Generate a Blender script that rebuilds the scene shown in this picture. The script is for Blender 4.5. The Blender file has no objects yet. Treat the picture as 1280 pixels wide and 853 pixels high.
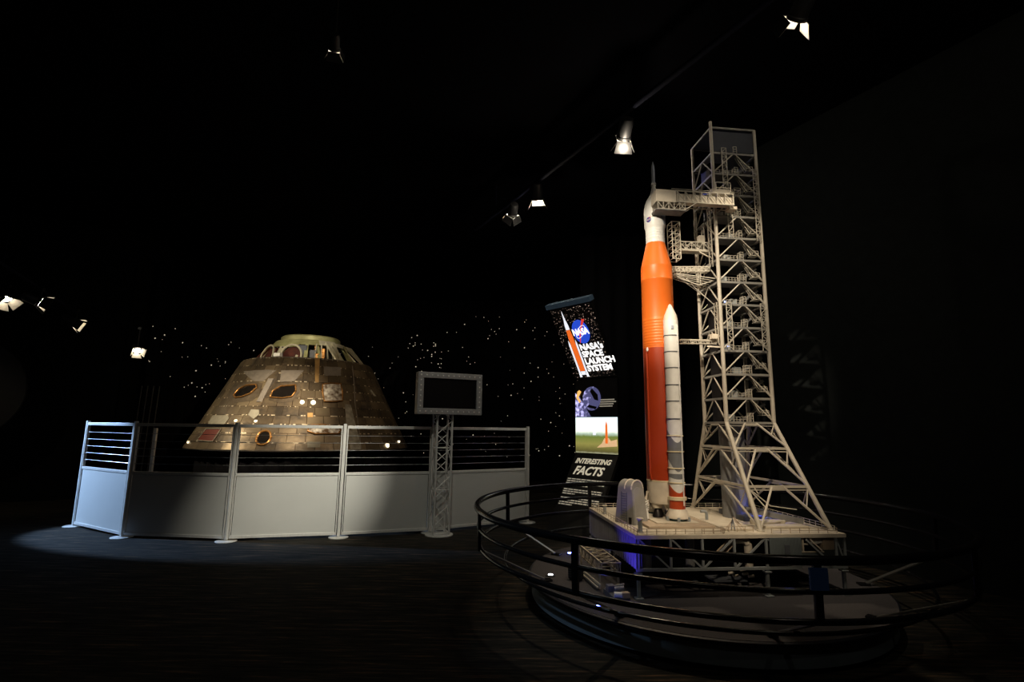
import bpy, bmesh, math, random
from math import sin, cos, pi, radians as R
from mathutils import Vector as V, Matrix as M
random.seed(7)
col = bpy.context.scene.collection
sc = bpy.context.scene

# ------------------------------------------------------------------ materials
def mat(name, c, rough=.6, metal=0., c2=None, scale=8., bump=0., emit=None, es=0., stretch=(1,1,1), spec=.5, coat=0.):
    m = bpy.data.materials.new(name); m.use_nodes = True
    nt = m.node_tree; b = nt.nodes['Principled BSDF']
    b.inputs['Roughness'].default_value = rough; b.inputs['Metallic'].default_value = metal
    b.inputs['Specular IOR Level'].default_value = spec
    b.inputs['Coat Weight'].default_value = coat
    tc = nt.nodes.new('ShaderNodeTexCoord'); mp = nt.nodes.new('ShaderNodeMapping')
    mp.inputs['Scale'].default_value = stretch
    nt.links.new(tc.outputs['Object'], mp.inputs['Vector'])
    n = nt.nodes.new('ShaderNodeTexNoise'); n.inputs['Scale'].default_value = scale; n.inputs['Detail'].default_value = 4
    nt.links.new(mp.outputs['Vector'], n.inputs['Vector'])
    r = nt.nodes.new('ShaderNodeValToRGB')
    c2 = c2 or tuple(x * .82 for x in c)
    r.color_ramp.elements[0].position = .35; r.color_ramp.elements[1].position = .65
    r.color_ramp.elements[0].color = (*c2, 1); r.color_ramp.elements[1].color = (*c, 1)
    nt.links.new(n.outputs['Fac'], r.inputs['Fac']); nt.links.new(r.outputs['Color'], b.inputs['Base Color'])
    if bump:
        bp = nt.nodes.new('ShaderNodeBump'); bp.inputs['Strength'].default_value = bump; bp.inputs['Distance'].default_value = .01
        nt.links.new(n.outputs['Fac'], bp.inputs['Height']); nt.links.new(bp.outputs['Normal'], b.inputs['Normal'])
    if emit:
        b.inputs['Emission Color'].default_value = (*emit, 1); b.inputs['Emission Strength'].default_value = es
    return m

def carpet():
    m = mat('carpet', (.05, .046, .04), .95, spec=.15)
    nt = m.node_tree; b = nt.nodes['Principled BSDF']
    tc = nt.nodes.new('ShaderNodeTexCoord')
    mp = nt.nodes.new('ShaderNodeMapping'); mp.inputs['Rotation'].default_value = (0, 0, R(12)); mp.inputs['Scale'].default_value = (1.2, 14, 1)
    nt.links.new(tc.outputs['Object'], mp.inputs['Vector'])
    n = nt.nodes.new('ShaderNodeTexNoise'); n.inputs['Scale'].default_value = 1.6; n.inputs['Detail'].default_value = 5; n.inputs['Roughness'].default_value = .7
    nt.links.new(mp.outputs['Vector'], n.inputs['Vector'])
    r = nt.nodes.new('ShaderNodeValToRGB'); e = r.color_ramp.elements
    e[0].position = .36; e[0].color = (.006, .006, .006, 1); e[1].position = .66; e[1].color = (.13, .08, .045, 1)
    k = e.new(.48); k.color = (.018, .018, .016, 1); k = e.new(.57); k.color = (.038, .033, .026, 1)
    nt.links.new(n.outputs['Fac'], r.inputs['Fac']); nt.links.new(r.outputs['Color'], b.inputs['Base Color'])
    return m

def capsule_tiles():
    # charred heat-shield tiles: brick pattern in (angle, slant height) UVs, with patchy gold and brown tiles
    m = bpy.data.materials.new('charred_tiles'); m.use_nodes = True; nt = m.node_tree; b = nt.nodes['Principled BSDF']
    L = nt.links.new
    uv = nt.nodes.new('ShaderNodeUVMap'); uv.uv_map = 'UVMap'
    br = nt.nodes.new('ShaderNodeTexBrick'); br.inputs['Scale'].default_value = 1
    br.inputs['Brick Width'].default_value = .30; br.inputs['Row Height'].default_value = .20
    br.inputs['Mortar Size'].default_value = .006; br.inputs['Mortar Smooth'].default_value = .3
    br.inputs['Color1'].default_value = (.17, .145, .115, 1); br.inputs['Color2'].default_value = (.36, .305, .235, 1)
    br.inputs['Mortar'].default_value = (.07, .045, .025, 1); br.inputs['Bias'].default_value = -.2
    L(uv.outputs['UV'], br.inputs['Vector'])
    n = nt.nodes.new('ShaderNodeTexNoise'); n.inputs['Scale'].default_value = 1.6; n.inputs['Detail'].default_value = 6; n.inputs['Roughness'].default_value = .65
    L(uv.outputs['UV'], n.inputs['Vector'])
    r = nt.nodes.new('ShaderNodeValToRGB'); e = r.color_ramp.elements
    e[0].position = .38; e[0].color = (.30, .27, .26, 1); e[1].position = .68; e[1].color = (1.0, .93, .70, 1)
    k = e.new(.5); k.color = (.8, .68, .52, 1)
    L(n.outputs['Fac'], r.inputs['Fac'])
    mx = nt.nodes.new('ShaderNodeMix'); mx.data_type = 'RGBA'; mx.blend_type = 'MULTIPLY'; mx.inputs['Factor'].default_value = .85
    L(br.outputs['Color'], mx.inputs['A']); L(r.outputs['Color'], mx.inputs['B'])
    # bright worn dashes along the tile seams
    n2 = nt.nodes.new('ShaderNodeTexNoise'); n2.inputs['Scale'].default_value = 14; n2.inputs['Detail'].default_value = 2
    mp = nt.nodes.new('ShaderNodeMapping'); mp.inputs['Scale'].default_value = (1, .15, 1); L(uv.outputs['UV'], mp.inputs['Vector']); L(mp.outputs['Vector'], n2.inputs['Vector'])
    gt = nt.nodes.new('ShaderNodeMath'); gt.operation = 'GREATER_THAN'; gt.inputs[1].default_value = .56; L(n2.outputs['Fac'], gt.inputs[0])
    sep = nt.nodes.new('ShaderNodeSeparateXYZ'); L(uv.outputs['UV'], sep.inputs[0])
    md = nt.nodes.new('ShaderNodeMath'); md.operation = 'PINGPONG'; md.inputs[1].default_value = .10; L(sep.outputs['Y'], md.inputs[0])
    lt = nt.nodes.new('ShaderNodeMath'); lt.operation = 'LESS_THAN'; lt.inputs[1].default_value = .011; L(md.outputs[0], lt.inputs[0])
    # pingpong has a zero every .20, the seam height of the rows
    an = nt.nodes.new('ShaderNodeMath'); an.operation = 'MULTIPLY'; L(gt.outputs[0], an.inputs[0]); L(lt.outputs[0], an.inputs[1])
    m2 = nt.nodes.new('ShaderNodeMix'); m2.data_type = 'RGBA'; L(an.outputs[0], m2.inputs['Factor'])
    L(mx.outputs['Result'], m2.inputs['A']); m2.inputs['B'].default_value = (.8, .68, .5, 1)
    L(m2.outputs['Result'], b.inputs['Base Color'])
    b.inputs['Metallic'].default_value = .5; b.inputs['Roughness'].default_value = .38
    bp = nt.nodes.new('ShaderNodeBump'); bp.inputs['Strength'].default_value = .5; bp.inputs['Distance'].default_value = .01
    L(br.outputs['Fac'], bp.inputs['Height']); bp.invert = True
    b2 = nt.nodes.new('ShaderNodeBump'); b2.inputs['Strength'].default_value = .25; b2.inputs['Distance'].default_value = .02
    n3 = nt.nodes.new('ShaderNodeTexNoise'); n3.inputs['Scale'].default_value = 9; L(uv.outputs['UV'], n3.inputs['Vector'])
    L(n3.outputs['Fac'], b2.inputs['Height']); L(bp.outputs['Normal'], b2.inputs['Normal']); L(b2.outputs['Normal'], b.inputs['Normal'])
    return m

def sign_stars():
    m = mat('sign_stars', (.01, .008, .008), .5)
    nt = m.node_tree; b = nt.nodes['Principled BSDF']; L = nt.links.new
    tc = nt.nodes.new('ShaderNodeTexCoord'); v = nt.nodes.new('ShaderNodeTexVoronoi'); v.inputs['Scale'].default_value = 38
    L(tc.outputs['Object'], v.inputs['Vector'])
    lt = nt.nodes.new('ShaderNodeMath'); lt.operation = 'LESS_THAN'; lt.inputs[1].default_value = .24; L(v.outputs['Distance'], lt.inputs[0])
    n = nt.nodes.new('ShaderNodeTexNoise'); n.inputs['Scale'].default_value = 30; L(tc.outputs['Object'], n.inputs['Vector'])
    r = nt.nodes.new('ShaderNodeValToRGB'); r.color_ramp.elements[0].position = .42; r.color_ramp.elements[0].color = (0.01, .005, .004, 1)
    r.color_ramp.elements[1].position = .72; r.color_ramp.elements[1].color = (.9, .65, .5, 1); L(n.outputs['Fac'], r.inputs['Fac'])
    L(r.outputs['Color'], b.inputs['Emission Color']); L(lt.outputs[0], b.inputs['Emission Strength'])
    return m

def photo_mat(name, stops, axis='Z', lo=0, hi=1, es=1., noise=.05, nscale=12):
    # printed picture: colour bands across the print, slightly broken up, its lighting put in as emission
    m = bpy.data.materials.new(name); m.use_nodes = True; nt = m.node_tree; b = nt.nodes['Principled BSDF']; L = nt.links.new
    tc = nt.nodes.new('ShaderNodeTexCoord'); s = nt.nodes.new('ShaderNodeSeparateXYZ'); L(tc.outputs['Object'], s.inputs[0])
    mr = nt.nodes.new('ShaderNodeMapRange'); mr.inputs[1].default_value = lo; mr.inputs[2].default_value = hi; L(s.outputs[axis], mr.inputs[0])
    n = nt.nodes.new('ShaderNodeTexNoise'); n.inputs['Scale'].default_value = nscale; n.inputs['Detail'].default_value = 5; L(tc.outputs['Object'], n.inputs['Vector'])
    a = nt.nodes.new('ShaderNodeMath'); a.operation = 'MULTIPLY_ADD'; a.inputs[1].default_value = noise; L(n.outputs['Fac'], a.inputs[0]); L(mr.outputs[0], a.inputs[2])
    r = nt.nodes.new('ShaderNodeValToRGB'); e = r.color_ramp.elements
    e[0].position = stops[0][0]; e[0].color = (*stops[0][1], 1); e[1].position = stops[-1][0]; e[1].color = (*stops[-1][1], 1)
    for p, c in stops[1:-1]:
        k = e.new(p); k.color = (*c, 1)
    L(a.outputs[0], r.inputs['Fac']); L(r.outputs['Color'], b.inputs['Emission Color']); b.inputs['Emission Strength'].default_value = es
    b.inputs['Base Color'].default_value = (.02, .02, .02, 1); b.inputs['Roughness'].default_value = .4
    return m

K = {}
K['carpet'] = carpet(); K['tiles'] = capsule_tiles(); K['signstars'] = sign_stars()
K['wall'] = mat('black_wall', (.007, .008, .008), .9, spec=.1)
K['wallr'] = mat('charcoal_wall', (.018, .021, .021), .9, spec=.1)
K['ceil'] = mat('black_ceiling', (.0025, .0025, .004), .95, spec=.05)
K['drape'] = mat('black_drape', (.008, .008, .010), .95, scale=30, spec=.1)
K['blackmetal'] = mat('black_gloss_paint', (.012, .012, .014), .2, 0, spec=.6)
K['blackmatt'] = mat('black_matt', (.012, .012, .013), .6)
K['alu'] = mat('brushed_aluminium', (.80, .79, .75), .42, .1, c2=(.74, .73, .70), scale=40, stretch=(1, 1, .1))
K['panel'] = mat('grey_laminate', (.66, .66, .63), .6, c2=(.64, .64, .61), scale=3)
K['cable'] = mat('steel_cable', (.45, .45, .43), .3, .8)
K['tower'] = mat('tower_paint', (.56, .52, .44), .55, .0, c2=(.46, .42, .35), scale=6)
K['beam'] = mat('beam_grey_paint', (.27, .26, .24), .6, scale=8)  # tower paint darkened: weak light on the level beams is in the colour
K['towerdk'] = mat('tower_grating', (.20, .20, .20), .7, .0, scale=20)
K['shaft'] = mat('shaft_paint', (.22, .225, .23), .6, scale=5)
K['deck'] = mat('deck_paint', (.62, .56, .45), .7, c2=(.52, .46, .36), scale=9)
K['decktan'] = mat('deck_tan', (.48, .38, .28), .75, scale=9)
K['slate'] = mat('slate_cladding', (.16, .19, .20), .6, scale=6)
K['corr'] = mat('corrugated_cladding', (.30, .30, .31), .5, scale=6)
K['steelgrey'] = mat('steel_grey_paint', (.30, .33, .34), .5, scale=8)
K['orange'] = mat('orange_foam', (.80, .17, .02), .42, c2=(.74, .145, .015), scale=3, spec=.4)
K['red'] = mat('red_orange_foam', (.43, .05, .012), .36, c2=(.39, .043, .01), scale=3)  # foam made redder and darker for the weaker light low on the core
K['white'] = mat('white_paint', (.82, .82, .80), .4, scale=5)
K['cream'] = mat('cream_paint', (.70, .63, .52), .55, scale=9)
K['swoosh'] = mat('grey_swoosh_decal', (.20, .21, .23), .5)
K['swooshr'] = mat('red_swoosh_decal', (.52, .07, .015), .5)
K['band'] = mat('dark_band', (.10, .11, .13), .5)
K['yellow'] = mat('pale_gold_band', (.75, .64, .42), .45)
K['bluegrey'] = mat('blue_grey_panel', (.38, .43, .54), .45)
K['teal'] = mat('dark_teal_metal', (.06, .10, .12), .4, .5)
K['engine'] = mat('engine_metal', (.035, .03, .03), .4, .7)
K['nasablue'] = mat('emblem_blue', (.03, .06, .35), .5)
K['nasared'] = mat('emblem_red', (.7, .05, .04), .5)
K['pgreen'] = mat('primer_yellow_green', (.50, .50, .25), .5, .2, c2=(.38, .37, .17), scale=7)
K['pcream'] = mat('pale_cream_metal', (.70, .66, .50), .45, .2, scale=7)
K['maroon'] = mat('maroon_bay', (.05, .012, .008), .6, c2=(.10, .022, .012), scale=8)
K['gold'] = mat('gold_foil', (.50, .25, .08), .4, .8, c2=(.28, .13, .04), scale=24, bump=.6)
K['foil'] = mat('silver_foil', (.98, .93, .84), .3, .2, c2=(.16, .09, .04), scale=11, bump=1.)  # pale and dark patches paint the lamp reflections of crumpled foil
K['glass'] = mat('black_glass', (.012, .010, .009), .12, 0, spec=.7)
K['patch'] = mat('tan_patch', (.34, .31, .24), .6, scale=12)
K['patchg'] = mat('grey_patch', (.20, .17, .14), .6, scale=12)
K['recess'] = mat('dark_recess', (.11, .08, .05), .5, .3, c2=(.07, .05, .03), scale=10)
K['brick'] = mat('brick_red_panel', (.15, .025, .015), .55, scale=20)
K['carpetgrey'] = mat('grey_carpet_tile', (.085, .08, .085), .95, scale=60, spec=.1)
K['drum'] = mat('slate_drum', (.24, .31, .38), .5, scale=4)
K['rim'] = mat('navy_rim', (.008, .010, .02), .5)
K['lens'] = mat('hot_lens', (1, 1, 1), .3, emit=(1, .86, .66), es=60)
K['door'] = mat('barn_door_inner', (.75, .70, .6), .5, emit=(1, .80, .55), es=.0)
K['led'] = mat('blue_led', (.2, .3, 1), .3, emit=(.10, .14, 1), es=40)
K['ledw'] = mat('white_led', (.8, .8, 1), .3, emit=(.9, .93, 1), es=8)
K['star'] = mat('fibre_star', (.8, .75, .6), .4, emit=(1, .85, .62), es=.40)
K['textw'] = mat('white_lettering', (.9, .9, .9), .5, emit=(1, .98, .95), es=1.3)  # sign print glows by emission in place of light falling on it
K['textc'] = mat('cream_lettering', (.85, .78, .62), .5, emit=(1, .88, .66), es=.42)
K['textd'] = mat('dim_lettering', (.8, .75, .6), .5, emit=(1, .9, .7), es=.22)
K['signblack'] = mat('sign_black', (.008, .008, .008), .6)
K['signbar'] = mat('sign_head_bar', (.08, .12, .16), .5, emit=(.3, .5, .7), es=.03)
K['sorange'] = mat('printed_orange', (.8, .2, .03), .5, emit=(1, .17, .02), es=.85)
K['swhite'] = mat('printed_white', (.8, .8, .8), .5, emit=(.9, .92, 1), es=1.)
K['sblue'] = mat('printed_blue', (.02, .06, .5), .5, emit=(.02, .07, .6), es=1.)
K['sred'] = mat('printed_red', (.7, .03, .03), .5, emit=(.8, .05, .03), es=.9)
K['photo'] = photo_mat('printed_launch_photo', [(0, (.45, .45, .3)), (.10, (.08, .07, .02)), (.30, (.22, .20, .05)), (.50, (.12, .16, .03)), (.58, (.4, .5, .4)), (.64, (.85, .88, .75)), (1, (.75, .9, .95))], 'Y', 0, .6, 1.35, .08, 14)
K['smoke'] = mat('printed_smoke', (.8, .6, .4), .5, emit=(1, .62, .32), es=.7)
K['spc'] = mat('printed_spacecraft', (.5, .5, .7), .5, emit=(.62, .58, .9), es=.8, c2=(.1, .1, .2))
K['spc'] = photo_mat('printed_spacecraft', [(0, (.02, .02, .05)), (.30, (.25, .22, .5)), (.42, (.6, .56, .9)), (.58, (1, 1, 1)), (.85, (.45, .42, .8)), (1, (.05, .05, .12))], 'X', -1.1, .5, 1.5, .9, 16)
K['spf'] = mat('printed_flare', (.8, .5, .2), .5, emit=(1, .55, .15), es=1.)
K['screen'] = mat('dark_screen', (.003, .003, .004), .4, spec=.15)
K['screenb'] = mat('blue_info_panel', (.02, .035, .08), .4, emit=(.05, .12, .3), es=.012)
K['timber'] = mat('pale_lattice', (.60, .52, .38), .6, scale=12)
K['bits'] = mat('machinery_blue', (.30, .32, .42), .35, .5, scale=18, c2=(.12, .12, .16))
K['gallery'] = mat('dark_globe', (.03, .032, .032), .8)
K['pipe'] = mat('ceiling_pipe', (.006, .007, .016), .85, spec=.1)
K['lamp'] = mat('fixture_black', (.015, .015, .016), .5)
K['leak'] = mat('white_lamp_disc', (.9, .85, .7), .4, emit=(1, .85, .55), es=2.5)  # round discs made bright by emission in the material

# ------------------------------------------------------------------ mesh builder
class MB:
    def __init__(s): s.v = []; s.f = []; s.uv = {}
    def add(s, vs, fs):
        o = len(s.v); s.v += [tuple(x) for x in vs]; s.f += [tuple(i + o for i in f) for f in fs]; return s
    def box(s, c, d, rz=0., mtx=None):
        x, y, z = d[0] / 2, d[1] / 2, d[2] / 2
        p = [V((a * x, b * y, e * z)) for e in (-1, 1) for b in (-1, 1) for a in (-1, 1)]
        m = mtx if mtx is not None else M.Rotation(rz, 3, 'Z')
        c = V(c)
        return s.add([m @ q + c for q in p], [(0, 2, 3, 1), (4, 5, 7, 6), (0, 1, 5, 4), (2, 6, 7, 3), (0, 4, 6, 2), (1, 3, 7, 5)])
    def bar(s, a, b, w, h=None, up=(0, 0, 1)):
        h = h or w; a = V(a); b = V(b); d = (b - a)
        if d.length < 1e-6: return s
        d.normalize(); up = V(up)
        if abs(d.dot(up)) > .98: up = V((0, 1, 0))
        x = d.cross(up).normalized(); y = x.cross(d)
        q = [x * (i * w / 2) + y * (j * h / 2) for i, j in ((-1, -1), (1, -1), (1, 1), (-1, 1))]
        return s.add([a + k for k in q] + [b + k for k in q], [(3, 2, 1, 0), (4, 5, 6, 7), (0, 1, 5, 4), (1, 2, 6, 5), (2, 3, 7, 6), (3, 0, 4, 7)])
    def tube(s, pts, r, n=8, closed=False, cap=True):
        pts = [V(p) for p in pts]; N = len(pts); rr = r if isinstance(r, (list, tuple)) else [r] * N
        vs = []
        for i, p in enumerate(pts):
            if closed: d = pts[(i + 1) % N] - pts[i - 1]
            else: d = pts[min(i + 1, N - 1)] - pts[max(i - 1, 0)]
            d.normalize(); up = V((0, 0, 1)) if abs(d.z) < .95 else V((0, 1, 0))
            x = d.cross(up).normalized(); y = x.cross(d)
            vs += [p + (x * cos(2 * pi * k / n) + y * sin(2 * pi * k / n)) * rr[i] for k in range(n)]
        fs = []
        for i in range(N if closed else N - 1):
            j = (i + 1) % N
            fs += [(i * n + k, i * n + (k + 1) % n, j * n + (k + 1) % n, j * n + k) for k in range(n)]
        if cap and not closed:
            fs.append(tuple(range(n - 1, -1, -1))); fs.append(tuple((N - 1) * n + k for k in range(n)))
        return s.add(vs, fs)
    def lathe(s, prof, c=(0, 0, 0), n=32, cap=True, uvs=False, a0=0., a1=2 * pi):
        c = V(c); o = len(s.v); full = abs(a1 - a0 - 2 * pi) < 1e-6
        cols = n if full else n + 1
        vs = [];
        for (r, z) in prof:
            vs += [c + V((r * cos(a0 + (a1 - a0) * k / n), r * sin(a0 + (a1 - a0) * k / n), z)) for k in range(cols)]
        fs = []
        sl = [0]
        for i in range(1, len(prof)): sl.append(sl[-1] + math.hypot(prof[i][0] - prof[i - 1][0], prof[i][1] - prof[i - 1][1]))
        for i in range(len(prof) - 1):
            for k in range(n):
                k2 = (k + 1) % cols if full else k + 1
                fs.append((i * cols + k, i * cols + k2, (i + 1) * cols + k2, (i + 1) * cols + k))
                if uvs:
                    ra = 2.0
                    s.uv[len(s.f) + len(fs) - 1] = [(k / n * 2 * pi * ra, sl[i]), ((k + 1) / n * 2 * pi * ra, sl[i]), ((k + 1) / n * 2 * pi * ra, sl[i + 1]), (k / n * 2 * pi * ra, sl[i + 1])]
        if cap and full:
            fs.append(tuple(range(cols - 1, -1, -1))); fs.append(tuple((len(prof) - 1) * cols + k for k in range(cols)))
        return s.add(vs, fs)
    def prism(s, poly, ext):
        # poly: list of 3D points; ext: extrusion vector
        n = len(poly); e = V(ext); p = [V(q) for q in poly]
        return s.add(p + [q + e for q in p], [tuple(range(n - 1, -1, -1)), tuple(range(n, 2 * n))] + [(i, (i + 1) % n, n + (i + 1) % n, n + i) for i in range(n)])
    def build(s, name, m, parent=None, smooth=False, bevel=0., origin=None):
        me = bpy.data.meshes.new(name)
        o_ = V(origin) if origin is not None else V((0, 0, 0))
        me.from_pydata([tuple(V(v) - o_) for v in s.v], [], s.f)
        if s.uv:
            u = me.uv_layers.new(name='UVMap')
            for p in me.polygons:
                w = s.uv.get(p.index)
                if w:
                    for li, q in zip(p.loop_indices, w): u.data[li].uv = q
        bm = bmesh.new(); bm.from_mesh(me); bmesh.ops.recalc_face_normals(bm, faces=bm.faces); bm.to_mesh(me); bm.free()
        me.materials.append(K[m] if isinstance(m, str) else m)
        if smooth: me.shade_smooth(); me.set_sharp_from_angle(angle=R(38))
        o = bpy.data.objects.new(name, me); col.objects.link(o); o.location = o_
        if parent is not None: o.parent = parent; o.location = o_
        if bevel:
            b = o.modifiers.new('bevel', 'BEVEL'); b.width = bevel; b.segments = 2; b.limit_method = 'ANGLE'
        return o

def tag(o, label, cat, group=None, kind=None):
    o['label'] = label
    if cat: o['category'] = cat
    if group: o['group'] = group
    if kind: o['kind'] = kind
    return o
def thing(name, loc, label, cat, group=None, rz=0.):
    o = bpy.data.objects.new(name, None); col.objects.link(o); o.location = loc; o.rotation_euler = (0, 0, rz); o.empty_display_size = .1
    return tag(o, label, cat, group)
def struct(o): o['kind'] = 'structure'; return o
def copy_tree(o, parent=None):
    c = o.copy(); col.objects.link(c)
    if parent is not None: c.parent = parent
    for ch in list(o.children): copy_tree(ch, c)
    return c

def text_obj(name, s, size, m, parent, loc, rot=(0, 0, 0), shear=0., bold=.0, align='LEFT', sx=1., depth=.001):
    cu = bpy.data.curves.new(name, 'FONT'); cu.body = s; cu.size = size; cu.shear = shear; cu.offset = bold; cu.extrude = depth
    cu.align_x = align; cu.align_y = 'CENTER'; cu.resolution_u = 3
    t = bpy.data.objects.new('tmp', cu); col.objects.link(t)
    dg = bpy.context.evaluated_depsgraph_get(); me = bpy.data.meshes.new_from_object(t.evaluated_get(dg)); bpy.data.objects.remove(t)
    me.materials.clear(); me.materials.append(K[m]); me.name = name
    for v in me.vertices: v.co.x *= sx
    o = bpy.data.objects.new(name, me); col.objects.link(o); o.parent = parent; o.location = loc; o.rotation_euler = rot
    return o

# ------------------------------------------------------------------ camera
cam = bpy.data.cameras.new('camera'); co = bpy.data.objects.new('camera', cam); col.objects.link(co); sc.camera = co
cam.sensor_width = 36; cam.lens = 652 / 1280 * 36; cam.clip_start = .05; cam.clip_end = 100
co.location = (0, 0, 1.6)
th, ro = .165, .013
F = V((0, cos(th), sin(th))); U0 = V((0, -sin(th), cos(th))); X0 = V((1, 0, 0))
Xc = X0 * cos(ro) + U0 * sin(ro); Uc = -X0 * sin(ro) + U0 * cos(ro)
co.rotation_euler = M((Xc, Uc, -F)).transposed().to_euler()

# ------------------------------------------------------------------ room
struct(MB().box((-2, 7, -.05), (30, 24, .1)).build('floor', 'carpet'))
struct(MB().box((-2, 7, 6.05), (30, 24, .1)).build('ceiling', 'ceil'))
def wall(name, pts, h, m, t=.12):
    b = MB()
    for (x0, y0), (x1, y1) in zip(pts[:-1], pts[1:]):
        b.bar((x0, y0, h / 2), (x1, y1, h / 2), t, h)
    return struct(b.build(name, m))
wall('wall_back', [(-16.9, 18), (12.9, 18)], 6, 'wall')
wall('wall_left', [(-16.8, 7.25), (-8.75, 11.65), (-8.75, 18)], 6, 'wall')
wall('wall_left_side', [(-16.8, -4.9), (-16.8, 7.2)], 6, 'wall')
wall('wall_right', [(3.86, 7.63), (8.2, -.35), (10.7, -4.9)], 6, 'wallr')
wall('wall_right_back', [(3.86, 7.7), (3.86, 17.9)], 6, 'wall')
wall('wall_front', [(-16.8, -4.9), (10.8, -4.9)], 6, 'wall')

# star curtain: pleated black drape with fibre-optic points
def polyline(pts, step):
    out = []
    for (x0, y0), (x1, y1) in zip(pts[:-1], pts[1:]):
        L = math.hypot(x1 - x0, y1 - y0); n = max(2, int(L / step)); nx, ny = -(y1 - y0) / L, (x1 - x0) / L
        for i in range(n): out.append((x0 + (x1 - x0) * i / n, y0 + (y1 - y0) * i / n, nx, ny))
    return out
CP = [(-8.5, 12.1), (-8.3, 14.6), (-7.4, 16.0), (-5.5, 16.4), (.6, 16.4), (1.5, 15.9), (1.9, 14.6), (1.75, 12.2)]
pl = polyline(CP, .05)
cur = MB(); vs = []
acc = 0
for i, (x, y, nx, ny) in enumerate(pl):
    a = .05 * sin(i * .05 * 2 * pi / .35) + .015 * sin(i * .37)
    vs.append((x + nx * a, y + ny * a))
H = 5.4; n = len(vs)
cur.add([(x, y, .02) for x, y in vs] + [(x, y, H) for x, y in vs], [(i, i + 1, n + i + 1, n + i) for i in range(n - 1)])
ct = thing('star_curtain', (-3, 16.4, 0), 'pleated black curtain dotted with small warm star lights behind the cone-shaped capsule', 'curtain')
def child_of(o, p):
    o.parent = p; o.matrix_parent_inverse = M.Translation(-V(p.location)); return o
c_ = cur.build('drape', 'drape', smooth=True); child_of(c_, ct)
sm = c_.modifiers.new('thick', 'SOLIDIFY'); sm.thickness = .012
st = MB()
def star(x, y, z, r):
    st.add([V((x, y, z)) + V(d) * r for d in ((1, 0, 0), (-1, 0, 0), (0, 1, 0), (0, -1, 0), (0, 0, 1), (0, 0, -1))],
           [(0, 2, 4), (2, 1, 4), (1, 3, 4), (3, 0, 4), (2, 0, 5), (1, 2, 5), (3, 1, 5), (0, 3, 5)])
for k in range(340):
    i = random.randrange(n)
    x, y, nx, ny = pl[i]; vx, vy = vs[i]
    if x < -4.6: z = random.uniform(2.2, 3.95)
    elif x < -2.8: z = random.uniform(1.3, 4.2)
    else: z = random.uniform(.7, 5.15)
    if x < -4.6 and random.random() < .6: continue
    r = random.choice([.009, .010, .012, .015, .021])
    star(vx - nx * .03, vy - ny * .03, z, r)
# a denser drift of stars above the monitor
for k in range(26):
    xx = random.gauss(-2.6, .35); i = min(range(n), key=lambda j: abs(pl[j][0] - xx) + (0 if pl[j][1] > 16 else 9))
    star(vs[i][0], vs[i][1] - .04, random.gauss(4.0, .35), random.choice([.012, .016, .022]))
s_ = st.build('fibre_lights', 'star'); s_['kind'] = 'stuff'; child_of(s_, ct)

# dark flanking drape between curtain and sign
dk = MB(); q = polyline([(1.5, 11.2), (3.7, 11.2)], .05)
pv = [(x, y + .05 * sin(i * .9)) for i, (x, y, a, b) in enumerate(q)]
dk.add([(x, y, .02) for x, y in pv] + [(x, y, 5.9) for x, y in pv], [(i, i + 1, len(pv) + i + 1, len(pv) + i) for i in range(len(pv) - 1)])
d_ = dk.build('black_drape', 'drape', smooth=True); d_.modifiers.new('t', 'SOLIDIFY').thickness = .012
tag(d_, 'plain black drape hanging behind the tall folded sign and the lattice tower', 'curtain')

# ------------------------------------------------------------------ capsule
CC = V((-4.94, 12.67, 0)); dd = math.atan2(-CC.y, -CC.x)   # direction from capsule towards the viewer
ZB, ZT, RB, RT = 1.10, 3.04, 2.44, 1.47
def cp(t, z, off=0., rr=None):
    # point on the cone: t degrees clockwise-right from the viewer-facing line, height z
    r = RB + (RT - RB) * (z - ZB) / (ZT - ZB) + off
    a = dd + R(t)
    return V((r * cos(a), r * sin(a), z))
ped = thing('capsule_pedestal', CC, 'round pedestal hidden by a pleated black skirt under the cone-shaped capsule', 'pedestal')
b = MB(); N = 220
prof = []
ring = [(2.2 + .035 * sin(k * 2 * pi / N * 46), 2 * pi * k / N) for k in range(N)]
b.add([(r * cos(a), r * sin(a), 0.0) for r, a in ring] + [(r * .98 * cos(a), r * .98 * sin(a), .98) for r, a in ring], [(i, (i + 1) % N, N + (i + 1) % N, N + i) for i in range(N)])
b.build('skirt', 'drape', ped, smooth=True)
MB().lathe([(2.1, .93), (2.16, .955), (2.16, .985), (2.1, 1.0)], n=96).build('top_board', 'blackmatt', ped, smooth=True)

cap = thing('spacecraft_capsule', CC + V((0, 0, 1.0)), 'large cone-shaped space capsule with charred brown tiles behind the low white barrier', 'space capsule')
Z0 = V((0, 0, 1.0))
def capo(mb, name, m, smooth=False, parent=None, bevel=0):
    mb.v = [tuple(V(v) - Z0) for v in mb.v]
    return mb.build(name, m, parent or cap, smooth, bevel)
capo(MB().lathe([(RB - .02, ZB - .02), (RB, ZB), (RT + (RB - RT) * .02, ZT - .04), (RT - .02, ZT)], n=128, cap=False, uvs=True), 'tiled_shell', 'tiles', True)
capo(MB().lathe([(0.01, 1.0), (1.2, 1.0), (2.0, 1.01), (2.35, 1.03), (2.41, 1.06), (2.44, 1.085), (2.43, 1.098)], n=96, cap=False), 'heat_shield', 'blackmatt', True)
capo(MB().lathe([(RT - .02, ZT), (RT - .1, ZT + .03), (1.0, ZT + .03), (.6, ZT + .04)], n=96, cap=False), 'shoulder_ring', 'patchg', True)

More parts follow.
